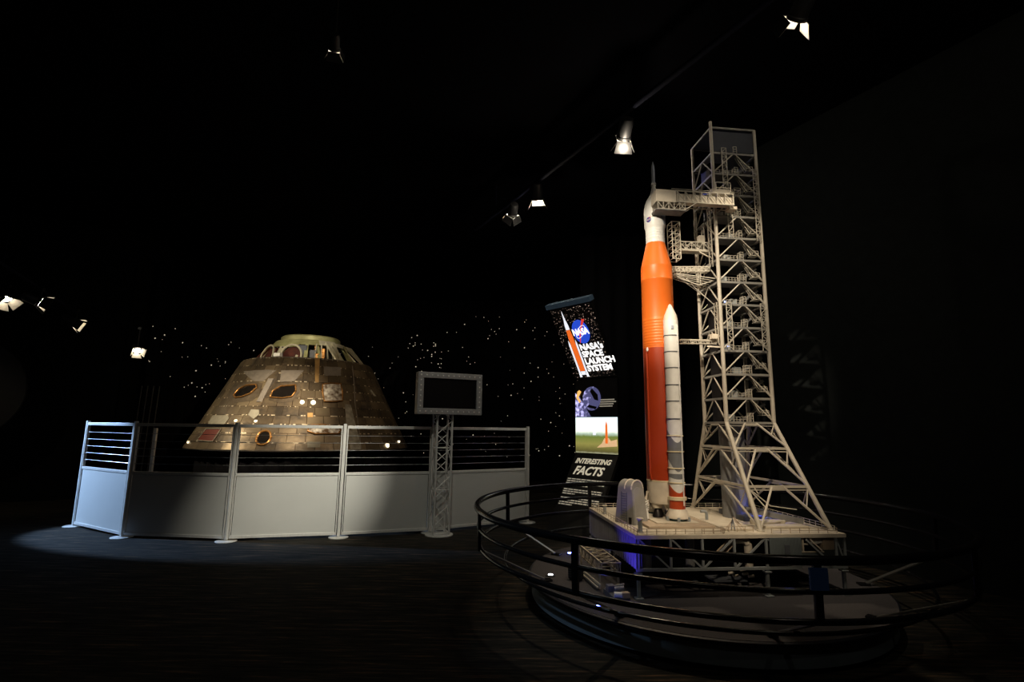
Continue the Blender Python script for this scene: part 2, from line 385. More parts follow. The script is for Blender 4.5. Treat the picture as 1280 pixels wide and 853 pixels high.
def patch(pts, off=.012, sub=5):
    # closed solid patch lying on the cone, outline given in (degrees, height)
    m = MB(); n = len(pts); out = []
    for i in range(n):
        a, b_ = pts[i], pts[(i + 1) % n]
        for k in range(sub): out.append((a[0] + (b_[0] - a[0]) * k / sub, a[1] + (b_[1] - a[1]) * k / sub))
    cx = sum(p[0] for p in out) / len(out); cz = sum(p[1] for p in out) / len(out)
    N = len(out); rings = []
    for f in (1., .66, .33):
        rings.append([(cx + (p[0] - cx) * f, cz + (p[1] - cz) * f) for p in out])
    vs = [cp(p[0], p[1], -.03) for p in out]
    for rg in rings: vs += [cp(p[0], p[1], off) for p in rg]
    vs.append(cp(cx, cz, off))
    fs = []
    for j in range(3): fs += [(j * N + i, j * N + (i + 1) % N, (j + 1) * N + (i + 1) % N, (j + 1) * N + i) for i in range(N)]
    fs += [(3 * N + i, 3 * N + (i + 1) % N, 4 * N) for i in range(N)]
    return m.add(vs, fs)
def rim(pts, w=.02, off=.03, sub=6, closed=True):
    out = []
    n = len(pts)
    for i in range(n if closed else n - 1):
        a, b_ = pts[i], pts[(i + 1) % n]
        for k in range(sub): out.append(cp(a[0] + (b_[0] - a[0]) * k / sub, a[1] + (b_[1] - a[1]) * k / sub, off))
    return MB().tube(out, w, 6, closed)
def ell(t, z, rt, rz, n=20, ang=0, pw=1.): 
    o = []
    for k in range(n):
        a = 2 * pi * k / n; x, y = math.copysign(abs(cos(a)) ** pw, cos(a)) * rt, math.copysign(abs(sin(a)) ** pw, sin(a)) * rz
        o.append((t + x, z + y))
    return o
# window field: darker recessed skin round the two forward windows
capo(patch([(-54.4, 2.733), (-37.4, 2.499), (-29.9, 2.497), (-27.0, 2.62), (-23.3, 2.742), (-31.9, 2.755)], .008), 'window_field_panel', 'patchg')
capo(patch([(-19.7, 2.743), (-3.4, 2.759), (-9.0, 2.508), (-18.2, 2.487)], .008), 'window_field_panel', 'patchg')
capo(patch([(-56, 2.30), (-52, 2.50), (-40, 2.50), (-30, 2.46), (-29, 2.20), (-32, 2.08), (-44, 2.04), (-53, 2.12)], .006), 'dark_window_surround', 'recess')
capo(patch([(-22, 2.10), (-22.5, 2.42), (-16, 2.47), (-5, 2.50), (-4.5, 2.28), (-8, 2.08), (-15, 2.04)], .006), 'dark_window_surround', 'recess')
for nm, o in (('l', [(-48.6, 2.20), (-46.5, 2.34), (-42, 2.41), (-34, 2.43), (-32.6, 2.36), (-35.5, 2.235), (-40.5, 2.165), (-45.5, 2.15)]),
              ('r', [(-21.3, 2.16), (-21.0, 2.289), (-16.6, 2.396), (-7.5, 2.43), (-6.9, 2.299), (-8.8, 2.181), (-14.1, 2.143)])):
    g_ = capo(patch(o, .014, 4), 'window_pane', 'glass')
    f_ = capo(rim(o, .017, .024, 4), 'window_frame', 'gold', True)
capo(MB().prism([cp(-28.6, 2.06, .0), cp(-24.6, 2.55, .0), cp(-24.6, 2.55, .14), cp(-28.6, 2.06, .03)], (cp(0, 2, 0).normalized().yxz * 0 + V((.10, .02, 0)))), 'window_divider_ridge', 'patchg')
capo(patch([(-58.6, 1.779), (-44.4, 1.778), (-42.3, 1.717), (-43.2, 1.583), (-57.7, 1.578)], .012), 'pale_patch', 'patch')
capo(patch([(-30.2, 1.905), (-25.4, 1.894), (-24.4, 1.796), (-26.5, 1.71), (-30.6, 1.794)], .016), 'five_sided_patch', 'patch')
capo(patch(ell(-18.2, 1.35, 3.1, .125), .012, 2), 'round_port', 'glass')
capo(rim(ell(-18.2, 1.35, 3.3, .135), .022, .02, 2), 'port_ring', 'gold', True)
rd = [(-55.9, 1.504), (-43.5, 1.51), (-44.5, 1.261), (-57.7, 1.272)]
capo(patch(rd, .014), 'red_panel', 'brick')
capo(rim(rd, .010, .02, 4), 'red_panel_edging', 'patch')
capo(patch([(11.2, 2.868), (25.0, 2.888), (23.6, 2.688), (10.9, 2.66)], .014), 'grey_patch', 'patchg')
h4 = [(9.4, 2.467), (15, 2.50), (22.0, 2.50), (22.3, 2.3), (21.4, 2.129), (15, 2.10), (10.2, 2.1), (9.3, 2.3)]
capo(patch(h4, .035, 3), 'foil_hatch_window', 'foil')
capo(rim(h4, .018, .036, 3), 'hatch_frame', 'gold', True)
fo = [(1.5, 1.485), (2.8, 1.606), (9, 1.62), (16.2, 1.576), (18.2, 1.515), (16.4, 1.441), (5.2, 1.434)]
capo(patch(fo, .03, 3), 'foil_lower_window', 'foil'); capo(rim(fo, .015, .03, 3), 'foil_window_frame', 'gold', True)
capo(patch([(1.8, 1.279), (7.6, 1.279), (7.6, 1.169), (1.9, 1.17)], .012), 'small_tan_patch', 'patch')
capo(patch([(1.0, 1.85), (3.8, 1.852), (3.9, 1.765), (1.1, 1.763)], .010), 'orange_tile', mat('amber_tile', (.7, .38, .12), .5))
capo(patch([(23, 2.05), (27, 2.05), (28, 1.12), (22, 1.12), (21.5, 1.5)], .006), 'worn_silver_strip', mat('worn_silver', (.62, .58, .48), .32, .5, c2=(.35, .31, .24), scale=9))  # paler strip down the lower cone, left of the seam
capo(patch([(4, 3.06), (8, 3.06), (7, 2.5), (4.6, 2.5)], .006), 'amber_strip', mat('amber_strip', (.55, .33, .12), .4, .3, c2=(.40, .24, .1), scale=9))
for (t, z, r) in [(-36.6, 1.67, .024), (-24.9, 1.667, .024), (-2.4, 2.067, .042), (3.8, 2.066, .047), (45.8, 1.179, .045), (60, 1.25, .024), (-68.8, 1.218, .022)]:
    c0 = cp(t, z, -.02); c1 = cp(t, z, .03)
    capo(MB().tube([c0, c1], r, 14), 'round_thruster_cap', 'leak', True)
capo(MB().tube([cp(48, 2.42, .02), cp(51, 2.28, .02)], .012).tube([cp(49.6, 2.42, .02), cp(52.6, 2.28, .02)], .012), 'tile_mark', 'patch')
# seam line dividing lit and shaded gore
capo(rim([(27.8, 1.13), (30.5, 2.1), (38, 3.05)], .011, .0, 10, False), 'gore_seam', 'patchg', True)

# forward bay
ZR = 3.58
capo(MB().lathe([(.56, ZR - .05), (.64, ZR - .04), (.68, ZR), (.68, ZR + .09), (.64, ZR + .12), (.56, ZR + .12), (.54, ZR + .1), (.54, ZR)], n=64, cap=False), 'docking_ring', 'pgreen', True)
capo(MB().lathe([(.50, ZT + .02), (.50, ZR)], n=40, cap=False), 'tunnel', mat('tunnel_dark', (.09, .085, .06), .6), True)
capo(MB().lathe([(.78, ZR - .14), (.86, ZR - .14), (.80, ZR - .04), (.72, ZR - .04)], n=48, cap=True), 'upper_frame_ring', 'pcream', True)
def ax(t, r, z): a = dd + R(t); return V((r * cos(a), r * sin(a), z))
for k, t in enumerate([-62, -38, -14, 10, 34, 58, 90, 125, 160, 195, 230, 265]):
    g = MB().prism([ax(t - 1.6, .74, ZR - .05), ax(t - 1.6, .80, ZR - .10), ax(t - 1.6, 1.20, ZT + .02), ax(t - 1.6, 1.05, ZT + .02)], ax(t + 1.6, 1, 0) - ax(t - 1.6, 1, 0))
    capo(g, 'gusset_rib', 'pgreen' if k % 2 else 'pcream')
# closed skin sections and parachute bays
def gore(t0, t1, z0, z1, r0, r1, th=.03, n=10):
    m = MB(); vs = []
    for r_off in (0, -th):
        for (z, r) in ((z0, r0), (z1, r1)):
            vs += [ax(t0 + (t1 - t0) * k / n, r + r_off, z) for k in range(n + 1)]
    c = n + 1; fs = []
    for k in range(n):
        fs += [(k, k + 1, c + k + 1, c + k), (2 * c + k, 3 * c + k, 3 * c + k + 1, 2 * c + k + 1), (k, 2 * c + k, 2 * c + k + 1, k + 1), (c + k, c + k + 1, 3 * c + k + 1, 3 * c + k)]
    fs += [(0, c, 3 * c, 2 * c), (n, 2 * c + n, 3 * c + n, c + n)]
    return m.add(vs, fs)
capo(gore(-80, -56, 3.22, 3.56, 1.07, .78), 'upper_skin_panel', 'pgreen', True)
capo(gore(-40, -32, 3.10, 3.36, 1.17, 1.0), 'web_plate', 'pcream', True)
capo(gore(-7, -3, 3.06, 3.44, 1.16, .92), 'web_plate', 'pgreen', True)
for k in range(7): capo(MB().tube([ax(-52 + k * 5.5, 1.02 - .01 * k, 3.33), ax(-52 + k * 5.5, 1.06 - .01 * k, 3.33)], .022, 8), 'lightening_hole', 'engine', True)
capo(gore(-60, -16, 3.34, 3.56, 1.0, .78), 'upper_skin_panel', 'pgreen', True)
capo(gore(-16, 12, 3.42, 3.56, .92, .78), 'upper_skin_panel', 'pgreen', True)
capo(gore(12, 42, 3.43, 3.56, .90, .78), 'upper_skin_panel', 'pcream', True)
def arch(t, r, z, w, h, tube, name, m):
    c = ax(t, r, z); rt = ax(t + 90, 1, 0); pts = []
    for k in range(13):
        a = pi * k / 12; inw = -.35 * sin(a) * h
        pts.append(c + rt * (w * cos(a)) + V((0, 0, h * sin(a))) + ax(t, inw, 0))
    capo(MB().tube(pts, tube, 6), name, m, True); return c, rt
for t, w in ((-50, .20), (-20, .24)):
    arch(t, 1.20, ZT + .04, w, .30, .022, 'bay_arch', 'pcream')
    c = ax(t, 1.14, ZT + .04); rt = ax(t + 90, 1, 0); pts = []
    for k in range(13):
        a = pi * k / 12; pts.append(c + rt * (w * .9 * cos(a)) + V((0, 0, .27 * sin(a))) + ax(t, -.12 * sin(a), 0))
    capo(MB().prism(pts, ax(t, -.10, 0)), 'parachute_bay', 'maroon')
capo(MB().prism([ax(-72, 1.25, ZT + .02), ax(-64, 1.25, ZT + .02), ax(-60, 1.02, 3.42), ax(-66, 1.0, 3.42)], ax(-66, -.08, 0)), 'side_bay_panel', 'maroon')
capo(MB().box(ax(-33, 1.22, ZT + .09), (.17, .1, .09), dd + R(-33 + 90)), 'white_equipment_box', 'white', bevel=.01)
capo(MB().box(ax(-10, .95, ZT + .2), (.2, .15, .3), dd + R(80)).box(ax(3, .95, ZT + .15), (.14, .15, .2), dd + R(93)), 'dark_equipment_box', 'band', bevel=.01)
capo(MB().box(ax(8, 1.05, ZT + .1), (.08, .08, .14), dd).box(ax(16, 1.0, ZT + .17), (.10, .08, .26), dd), 'equipment_box', 'gold', bevel=.01)
for t in (5, 12, 20, 27):
    capo(MB().tube([ax(t, 1.12, ZT + .03), ax(t + 3, .9, 3.45)], .016, 6), 'strut', 'pcream', True)
capo(MB().bar(ax(30, 1.2, ZT + .03), ax(24, .84, 3.5), .09, .04).bar(ax(36, 1.2, ZT + .03), ax(34, .84, 3.52), .05, .04).bar(ax(33, 1.2, ZT + .03), ax(38, .84, 3.52), .03, .03), 'broad_strut', 'pcream')
capo(MB().prism([ax(48, 1.02, 3.46), ax(66, 1.02, 3.46), ax(74, 1.32, ZT + .03), ax(66, 1.32, ZT + .03)], ax(60, -.05, .0)), 'flap_panel', 'pcream')
capo(MB().tube([ax(46, 1.28, ZT + .03), ax(48, 1.0, 3.44), ax(66, 1.0, 3.44)], .018, 6), 'flap_hinge_rod', 'pgreen', True)
random.seed(3)
for k in range(14):
    t = random.uniform(-45, 40); r = random.uniform(.6, 1.0)
    capo(MB().tube([ax(t, r, ZT + .03), ax(t + random.uniform(-6, 6), r * .9, ZT + random.uniform(.15, .45))], .013, 5), 'harness_tube', random.choice(['pgreen', 'pcream', 'gold', 'engine']), True)

# ------------------------------------------------------------------ barrier: panels and posts
P = [(-6.79, 8.50), (-5.48, 7.74), (-3.92, 7.58), (-2.48, 7.93), (-1.22, 8.36), (.30, 9.33)]
FH = 1.60
names = ['leftmost barrier post, thin steel blue-grey edge standing against the dark wall', 'barrier post where the bluish end panel turns into the dark grey panel', 'barrier post between the dark grey panel and the bright central panel',
         'barrier post between the bright central panel and the dim panel by the monitor', 'barrier post half hidden behind the monitor stand', 'rightmost barrier post of the barrier near the tall folded sign']
for i, (x, y) in enumerate(P):
    p = thing('barrier_post', (x, y, 0), names[i], 'post', 'aluminium posts joining the barrier panels')
    d0 = V(P[i]) - V(P[i - 1]) if i else V(P[1]) - V(P[0]); a = math.atan2(d0.y, d0.x)
    MB().box((0, 0, .012 + (FH + .02) / 2), (.045, .045, FH + .02 - .012), a).box((0, -.024, FH / 2), (.012, .008, FH - .05), a).build('post', 'alu', p, bevel=.004)
    MB().lathe([(.14, 0), (.14, .008), (.12, .014)], n=24).build('foot_plate', 'alu', p, smooth=True)
pl_ = ['bluish white end panel of the barrier with cable rails above, lit by the left spotlights', 'dark grey barrier panel, second from the left, in front of the capsule\'s left side',
       'bright central barrier panel with cable rails in front of the capsule', 'mid grey barrier panel just left of the monitor stand', 'dim greenish grey barrier panel right of the monitor stand, behind the round railing']
def cutends(a, b, g): d = (V(b) - V(a)).normalized(); return V(a) + d * g, V(b) - d * g
for i in range(5):
    a, b = cutends(P[i], P[i + 1], .034)
    L = (b - a).length; ang = math.atan2((b - a).y, (b - a).x); c = (a + b) / 2
    if i == 3: pass
    t = thing('barrier_section', (c.x, c.y, 0), pl_[i], 'barrier', 'barrier panels with cable rails', ang)
    MB().box((0, 0, .475), (L - .05, .018, .80)).build('infill_board', 'panel', t)
    MB().box((0, 0, FH - .022), (L, .045, .045)).build('top_rail', 'alu', t, bevel=.004)
    MB().box((0, 0, .895), (L, .04, .04)).build('middle_rail', 'alu', t, bevel=.004)
    MB().box((0, 0, .055), (L, .04, .04)).build('bottom_rail', 'alu', t, bevel=.004)
    MB().box((-L / 2 + .008, 0, (FH - .045 + .035) / 2), (.016, .04, FH - .08)).build('end_stile', 'alu', t, bevel=.003)
    MB().box((L / 2 - .008, 0, (FH - .045 + .035) / 2), (.016, .04, FH - .08)).build('end_stile', 'alu', t, bevel=.003)
    for k in range(5):
        z = .915 + (FH - .045 - .915) * (k + 1) / 6
        m = MB().tube([(-L / 2, 0, z), (L / 2, 0, z)], .0035, 6)
        for s in (-1, 1): m.tube([(s * (L / 2 - .02), 0, z), (s * (L / 2 - .12), 0, z)], .006, 6)
        m.build('cable', 'cable', t, smooth=True)
# extra rear post seen through the first panel and thin poles
for j, (x, y) in enumerate([(-6.33, 9.45)]):
    p = thing('barrier_post', (x, y, 0), 'dim post standing behind the bluish end panel, seen through its cables', 'post', 'aluminium posts joining the barrier panels')
    MB().box((0, 0, .012 + 1.5 / 2), (.05, .05, 1.5)).build('post', 'alu', p, bevel=.004)
    MB().lathe([(.14, 0), (.14, .008), (.12, .014)], n=24).build('foot_plate', 'alu', p, smooth=True)
pst = thing('pole_rack', (-7.9, 11.35, 0), 'set of four thin dark upright poles on a base left of the capsule', 'pole rack')
for k in range(4):
    MB().tube([(-.18 + k * .115, 0.02 * k, .03), (-.12 + k * .115, .02 * k, 2.4)], .011, 6).build('pole', mat('dim_pole', (.05, .05, .05), .5), pst, smooth=True)
MB().box((0, .03, .02), (.55, .25, .04)).build('base', 'blackmatt', pst, bevel=.005)

# ------------------------------------------------------------------ monitor stand
ms = thing('monitor_stand', (-1.06, 8.20, 0), 'tall truss stand carrying a dark wide screen in a riveted grey frame', 'monitor stand', None, R(24))
MB().lathe([(.21, 0), (.21, .012), (.19, .02)], n=32).build('base_plate', 'alu', ms, smooth=True)
w = .118; CH = [(-w, -w), (w, -w), (w, w), (-w, w)]
for (x, y) in CH: MB().tube([(x, y, .02), (x, y, 1.95)], .017, 8).build('chord_tube', 'alu', ms, smooth=True)
nb = 9
for f in range(4):
    x0, y0 = CH[f]; x1, y1 = CH[(f + 1) % 4]; m = MB()
    for k in range(nb):
        z0 = .05 + k * 1.85 / nb; z1 = .05 + (k + 1) * 1.85 / nb
        if k % 2: m.tube([(x0, y0, z0), (x1, y1, z1)], .007, 6)
        else: m.tube([(x1, y1, z0), (x0, y0, z1)], .007, 6)
        if k % 3 == 0: m.tube([(x0, y0, z0), (x1, y1, z0)], .007, 6)
    m.build('lattice_side', 'alu', ms, smooth=True)
TVz = 2.10
def frame_mesh(W_, H_, t, dpt, y=0):
    m = MB()
    m.box((0, y, (H_ - t) / 2), (W_, dpt, t)); m.box((0, y, -(H_ - t) / 2), (W_, dpt, t))
    m.box((-(W_ - t) / 2, y, 0), (t, dpt, H_ - 2 * t)); m.box(((W_ - t) / 2, y, 0), (t, dpt, H_ - 2 * t)); return m
hd = bpy.data.objects.new('screen_housing', None); 
fm = frame_mesh(1.02, .63, .09, .15); fm.v = [(x + .03, y - .20, z + TVz) for x, y, z in fm.v]
fr = fm.build('screen_frame', mat('hammered_grey_frame', (.36, .36, .36), .45, .3, scale=30), ms, bevel=.006)
MB().box((.03, -.15, TVz), (.88, .08, .46)).build('screen_back_shell', 'blackmatt', ms)
MB().box((.03, -.225, TVz), (.85, .02, .46)).build('screen', 'screen', ms)
rv = MB()
for k in range(12):
    x = -.465 + .03 + k * (.93 / 11)
    for z in (-.27, .27): rv.tube([(x, -.274, TVz + z), (x, -.283, TVz + z)], .011, 8)
for k in range(1, 7):
    z = -.27 + k * .54 / 7
    for x in (-.435, .495): rv.tube([(x, -.274, TVz + z), (x, -.283, TVz + z)], .011, 8)
rvo = rv.build('rivet_row', 'alu', fr, smooth=True); rvo['kind'] = 'stuff'
MB().box((0, -.03, 1.93), (.28, .28, .05)).box((0, -.06, TVz), (.2, .1, .3)).build('mounting_bracket', 'alu', ms, bevel=.005)

# ------------------------------------------------------------------ tall folded sign
Ms = V((1.4, 8.7, 0)); ca, sa = cos(R(47)), sin(R(47))
ev = V((ca, -sa, 0)); nv = V((-sa, -ca, 0))
sg = thing('folded_sign', Ms, 'tall black illuminated sign folded in three panels about a launch rocket, behind the round railing', 'sign')
def plane_frame(z0, tilt, name='sign_panel'):
    # local X along the width, local Y up the panel, local Z out of the face
    up = nv * sin(tilt) + V((0, 0, cos(tilt))); no = ev.cross(up)
    m = M((ev, up, no)).transposed().to_4x4(); m.translation = V((0, 0, z0)); return m
def sign_panel(z0, tilt, y0, y1, m='signblack', w=.87):
    o = MB().box((0, (y0 + y1) / 2, -.035), (w, y1 - y0, .06)).build('sign_panel', m, sg)
    o.matrix_local = plane_frame(z0, tilt); return o
up_ = sign_panel(2.42, R(30), .03, 1.32); mid = sign_panel(1.2, 0, .0, 1.22); low = sign_panel(1.2, R(-31.5), -1.39, -.01)
MB().box((0, .675, .002), (.85, 1.25, .008)).build('star_print', 'signstars', up_)
MB().box((0, 1.37, -.02), (.93, .08, .12)).build('head_bar', 'signbar', up_, bevel=.004)
# printed rocket: x about -.17
def flat(par, name, m, polys, z=.0075, d=.002):
    b = MB()
    for p in polys: b.prism([(x, y, z) for x, y in p], (0, 0, d))
    return b.build(name, m, par)
rx = -.19
flat(up_, 'printed_rocket_body', 'sorange', [[(rx - .052, .17), (rx + .052, .17), (rx + .052, .78), (rx + .040, .92), (rx - .040, .92), (rx - .052, .78)]])
flat(up_, 'printed_rocket_nose', 'swhite', [[(rx - .038, .925), (rx + .038, .925), (rx + .038, 1.0), (rx + .018, 1.10), (rx + .006, 1.22), (rx, 1.26), (rx - .006, 1.22), (rx - .018, 1.10), (rx - .038, 1.0)]])
flat(up_, 'printed_booster', 'swhite', [[(rx + s * .058, .10), (rx + s * .092, .10), (rx + s * .092, .66), (rx + s * .075, .74), (rx + s * .058, .66)] for s in (-1, 1)])
flat(up_, 'printed_engine_skirt', 'swhite', [[(rx - .10, .06), (rx - .05, .06), (rx - .055, .12), (rx - .09, .12)], [(rx + .05, .06), (rx + .10, .06), (rx + .09, .12), (rx + .055, .12)], [(rx - .045, .10), (rx + .045, .10), (rx + .05, .165), (rx - .05, .165)]])
def emblem(parent, cx, cy, r, z, blue, red, white, txt, mtx=None):
    # round blue agency emblem: disc, white letters, white orbit ring, red swept wing
    d = r * .02
    n = 36
    disc = MB().prism([(cx + r * cos(2 * pi * k / n), cy + r * sin(2 * pi * k / n), z) for k in range(n)], (0, 0, d * 2)).build('emblem_disc', blue, parent)
    w = MB().prism([(cx + x * r, cy + y * r, z + d * 2.2) for x, y in [(-.55, -.95), (-.42, -.85), (-.05, -.12), (.28, .28), (.95, .98), (.62, 1.02), (.18, .40), (-.1, .0), (-.3, -.3)]], (0, 0, d))
    w.build('emblem_wing', red, disc)
    pts = [(cx + r * (.78 * cos(a) * cos(.6) - .30 * sin(a) * sin(.6)), cy + r * (.78 * cos(a) * sin(.6) + .30 * sin(a) * cos(.6)), z + d * 3) for a in [2 * pi * k / 28 for k in range(28)]]
    MB().tube(pts, r * .03, 5, True).build('emblem_orbit', white, disc)
    t = text_obj('emblem_letters', 'NASA', r * .78, txt, disc, (cx, cy, z + d * 4), bold=r * .02, align='CENTER', depth=d)
    for q in [disc] + list(disc.children):
        for v in q.data.vertices: v.co.y = cy + (v.co.y - cy) * 1.25 if q.name.find('letters') < 0 else v.co.y * 1.2
    return disc
emblem(up_, .06, .86, .165, .009, 'sblue', 'sred', 'swhite', 'textw')
for k, (s_t, xx) in enumerate([("NASA's", -.075), ('SPACE', -.075), ('LAUNCH', -.075), ('SYSTEM', -.075)]):
    text_obj('title_line', s_t, .145, 'textw', up_, (xx, .585 - k * .128, .009), bold=.006, sx=1.02)
# middle panel: spacecraft picture over launch photo
pc = MB().prism([(-.43, .60, .0), (-.10, .60, .0), (-.20, .74, .0), (-.36, .95, .0), (-.43, 1.0, .0)], (0, 0, .003)).build('printed_craft_body', 'spc', mid)
n = 24
flat(mid, 'printed_craft_dish', 'spc', [[(-.08 + .19 * cos(2 * pi * k / n), .90 + .20 * sin(2 * pi * k / n)) for k in range(n)]], .002)
flat(mid, 'printed_craft_shadow', 'signblack', [[(-.11, 1.02), (-.07, 1.07), (.05, .96), (.06, .86), (-.02, .88)], [(.0, .72), (.03, .76), (-.14, .80), (-.18, .76)]], .005)
flat(mid, 'printed_engine_flare', 'spf', [[(-.34, 1.05), (-.30, 1.02), (-.36, .93), (-.31, .86), (-.34, .83), (-.41, .92), (-.38, 1.03)]], .005)
for k in range(4): flat(mid, 'caption_line', 'textd', [[(.08, .865 - k * .035), (.08 + (.30, .33, .28, .26)[k], .865 - k * .035), (.08 + (.30, .33, .28, .26)[k], .882 - k * .035), (.08, .882 - k * .035)]], .001)
MB().box((0, .297, .001), (.86, .585, .006)).build('launch_photo', 'photo', mid)
flat(mid, 'photo_rocket', 'sorange', [[(.19, .17), (.24, .17), (.235, .46), (.215, .53), (.195, .46)]], .005)
flat(mid, 'photo_smoke', 'smoke', [[(.02, .10), (.42, .13), (.42, .24), (.30, .21), (.26, .26), (.17, .25), (.12, .17)]], .0045)
flat(mid, 'photo_building', 'swhite', [[(-.06, .30), (.0, .30), (.0, .36), (-.06, .36)]], .005)
text_obj('heading_line', 'INTERESTING', .125, 'textc', low, (-.37, -.15, .003), shear=.25, bold=.004, sx=.94)
text_obj('heading_line', 'FACTS', .205, 'textc', low, (-.335, -.325, .003), shear=.25, bold=.006, sx=.98)
random.seed(5)
yy = -.475
for blk in (4, 3, 4):
    for r_ in range(blk):
        x = -.40; lim = .36 if r_ < blk - 1 else random.uniform(-.15, .15); ws = []
        while x < lim:
            wd = random.uniform(.03, .10); x1 = min(x + wd, lim); ws.append([(x, yy - .008), (x1, yy - .008), (x1 + .003, yy + .008), (x + .003, yy + .008)]); x = x1 + .014
        flat(low, 'body_text_line', 'textd', ws, .0)
        yy -= .037
    yy -= .035
MB().box((0, -.1, .02), (.9, .5, .04), -R(47)).build('foot_plate', 'blackmatt', sg)

# ------------------------------------------------------------------ round plinth
DC = V((1.803, 5.346, 0)); RP = 1.60; HP = .215
dr = thing('round_plinth', DC, 'low round dark plinth with grey carpeted top carrying the rocket model', 'plinth')
MB().lathe([(RP - .10, 0), (RP - .10, .04)], n=128).build('toe_kick', 'blackmatt', dr, smooth=True)
MB().lathe([(RP - .02, .04), (RP - .02, HP - .04)], n=128).build('curved_side', 'drum', dr, smooth=True)
MB().lathe([(RP, HP - .04), (RP + .01, HP - .03), (RP + .01, HP - .01), (RP, HP - .003)], n=128).build('rim', 'rim', dr, smooth=True)
MB().lathe([(RP - .01, HP - .02), (RP - .01, HP)], n=128).build('carpet_top', 'carpetgrey', dr, smooth=True)

# ------------------------------------------------------------------ ring railing
rg = thing('ring_railing', DC, 'round black tubular guard railing encircling the rocket model plinth', 'railing')
def circle(r, z, n=160): return [(r * cos(2 * pi * k / n), r * sin(2 * pi * k / n), z) for k in range(n)]
MB().tube(circle(2.124, .855), .029, 12, True).build('hand_rail', 'blackmetal', rg, smooth=True)
MB().tube(circle(2.106, .678), .017, 10, True).build('middle_rail', 'blackmetal', rg, smooth=True)
MB().tube(circle(2.09, .507), .019, 10, True).build('lower_rail', 'blackmetal', rg, smooth=True)
MB().tube(circle(1.84, .355), .015, 10, True).build('foot_rail', 'blackmetal', rg, smooth=True)
for k in range(9):
    a = R(270 + 40 * k); c, s = cos(a), sin(a)
    o = MB().bar((2.105 * c, 2.105 * s, .495), (2.115 * c, 2.115 * s, .85), .046, .030, (c, s, 0)).build('post', 'blackmetal', rg, bevel=.004)
    MB().bar((2.10 * c, 2.10 * s, .505), (1.50 * c, 1.50 * s, .232), .04, .014, (0, 0, 1)).build('inclined_strut', 'cable', rg, bevel=.002)
    MB().box((1.48 * c, 1.48 * s, HP + .010), (.10, .07, .016), a).build('strut_foot', 'blackmetal', rg, bevel=.003)
ip = MB().box((0, -2.128, .755), (.105, .022, .125)).build('information_plate', 'screenb', rg, bevel=.003)
ip['label'] = 'small dark blue plate on the front post'

# plinth uplights
def uplight(x, y, m, label, r=.022):
    t = thing('plinth_uplight', (x, y, HP), label, 'uplight', 'small uplights set on the round plinth')
    MB().lathe([(r * 1.8, 0), (r * 1.8, .006), (r * 1.1, .012)], n=20).build('housing', 'blackmatt', t, smooth=True)
    MB().lathe([(r, .010), (r * .9, .016), (r * .3, .019)], n=16).build('lens', m, t, smooth=True)
uplight(.675, 6.14, 'led', 'small blue-white uplight at the back left of the plinth beside the railing post')
uplight(.395, 5.256, 'ledw', 'small white uplight near the left edge of the plinth', .024)
uplight(.71, 4.38, 'led', 'small blue uplight at the plinth front below the model\'s left wall')

# box projector on plinth
bp_ = thing('floor_projector', (.62, 5.13, HP), 'small black louvred floodlight box on the plinth, beside the left railing post', 'floodlight', None, R(-35))
MB().box((0, 0, .075), (.13, .07, .12)).build('housing', 'blackmatt', bp_, bevel=.006)
m = MB()
for k in range(5): m.box((0, -.037, .035 + k * .02), (.11, .006, .008))
m.build('louvres', 'band', bp_); MB().box((0, 0, .008), (.10, .06, .014)).build('foot', 'blackmatt', bp_)

# ------------------------------------------------------------------ launch platform model
TH = R(6); Nn = V((1.06, 4.58, 0)); DZ = .725
def root(name, loc_uvz, label, cat, group=None):
    uu = V((cos(TH), sin(TH), 0)); vv = V((-sin(TH), cos(TH), 0))
    return thing(name, Nn + uu * loc_uvz[0] + vv * loc_uvz[1] + V((0, 0, loc_uvz[2])), label, cat, group, TH)
LU, LV = 1.89, 1.55
lp = root('launch_platform', (0, 0, HP), 'beige-decked model launch platform on piers with corrugated left wall, on the round plinth', 'model platform')
dz = DZ - HP      # deck height above plinth in local coordinates
BT = .28
def L_(mb, name, m, parent=lp, smooth=False, bevel=0): return mb.build(name, m, parent, smooth, bevel)
L_(MB().box((LU / 2, LV / 2, dz - .012), (LU, LV, .024)), 'deck', 'deck', bevel=.003)
L_(MB().box((LU / 2, .004, dz - .018), (LU + .01, .016, .03)), 'deck_edge_beam', 'cream')
L_(MB().box((.004, LV / 2, dz - .018), (.016, LV, .03)), 'deck_edge_beam', 'cream')
# corrugated left wall
m = MB(); nw = 24; vs = []
for k in range(nw * 4 + 1):
    y = k * LV / (nw * 4); ph = k % 4; x = 0 if ph in (0, 1) else .02
    vs.append((x, y))
c = len(vs)
m.add([(x, y, dz - BT) for x, y in vs] + [(x, y, dz - .03) for x, y in vs] + [(.045, y, dz - BT) for x, y in vs] + [(.045, y, dz - .03) for x, y in vs],
      [(i, i + 1, c + i + 1, c + i) for i in range(c - 1)] + [(2 * c + i, 3 * c + i, 3 * c + i + 1, 2 * c + i + 1) for i in range(c - 1)] + [(i, 2 * c + i, 2 * c + i + 1, i + 1) for i in range(c - 1)])
L_(m, 'corrugated_side_wall', 'corr')
# inner dark block and back wall
L_(MB().box((LU / 2, LV / 2 + .12, dz - BT / 2 - .012), (LU - .06, LV - .30, BT - .03)), 'inner_hull', mat('hull_dark', (.045, .05, .055), .7))
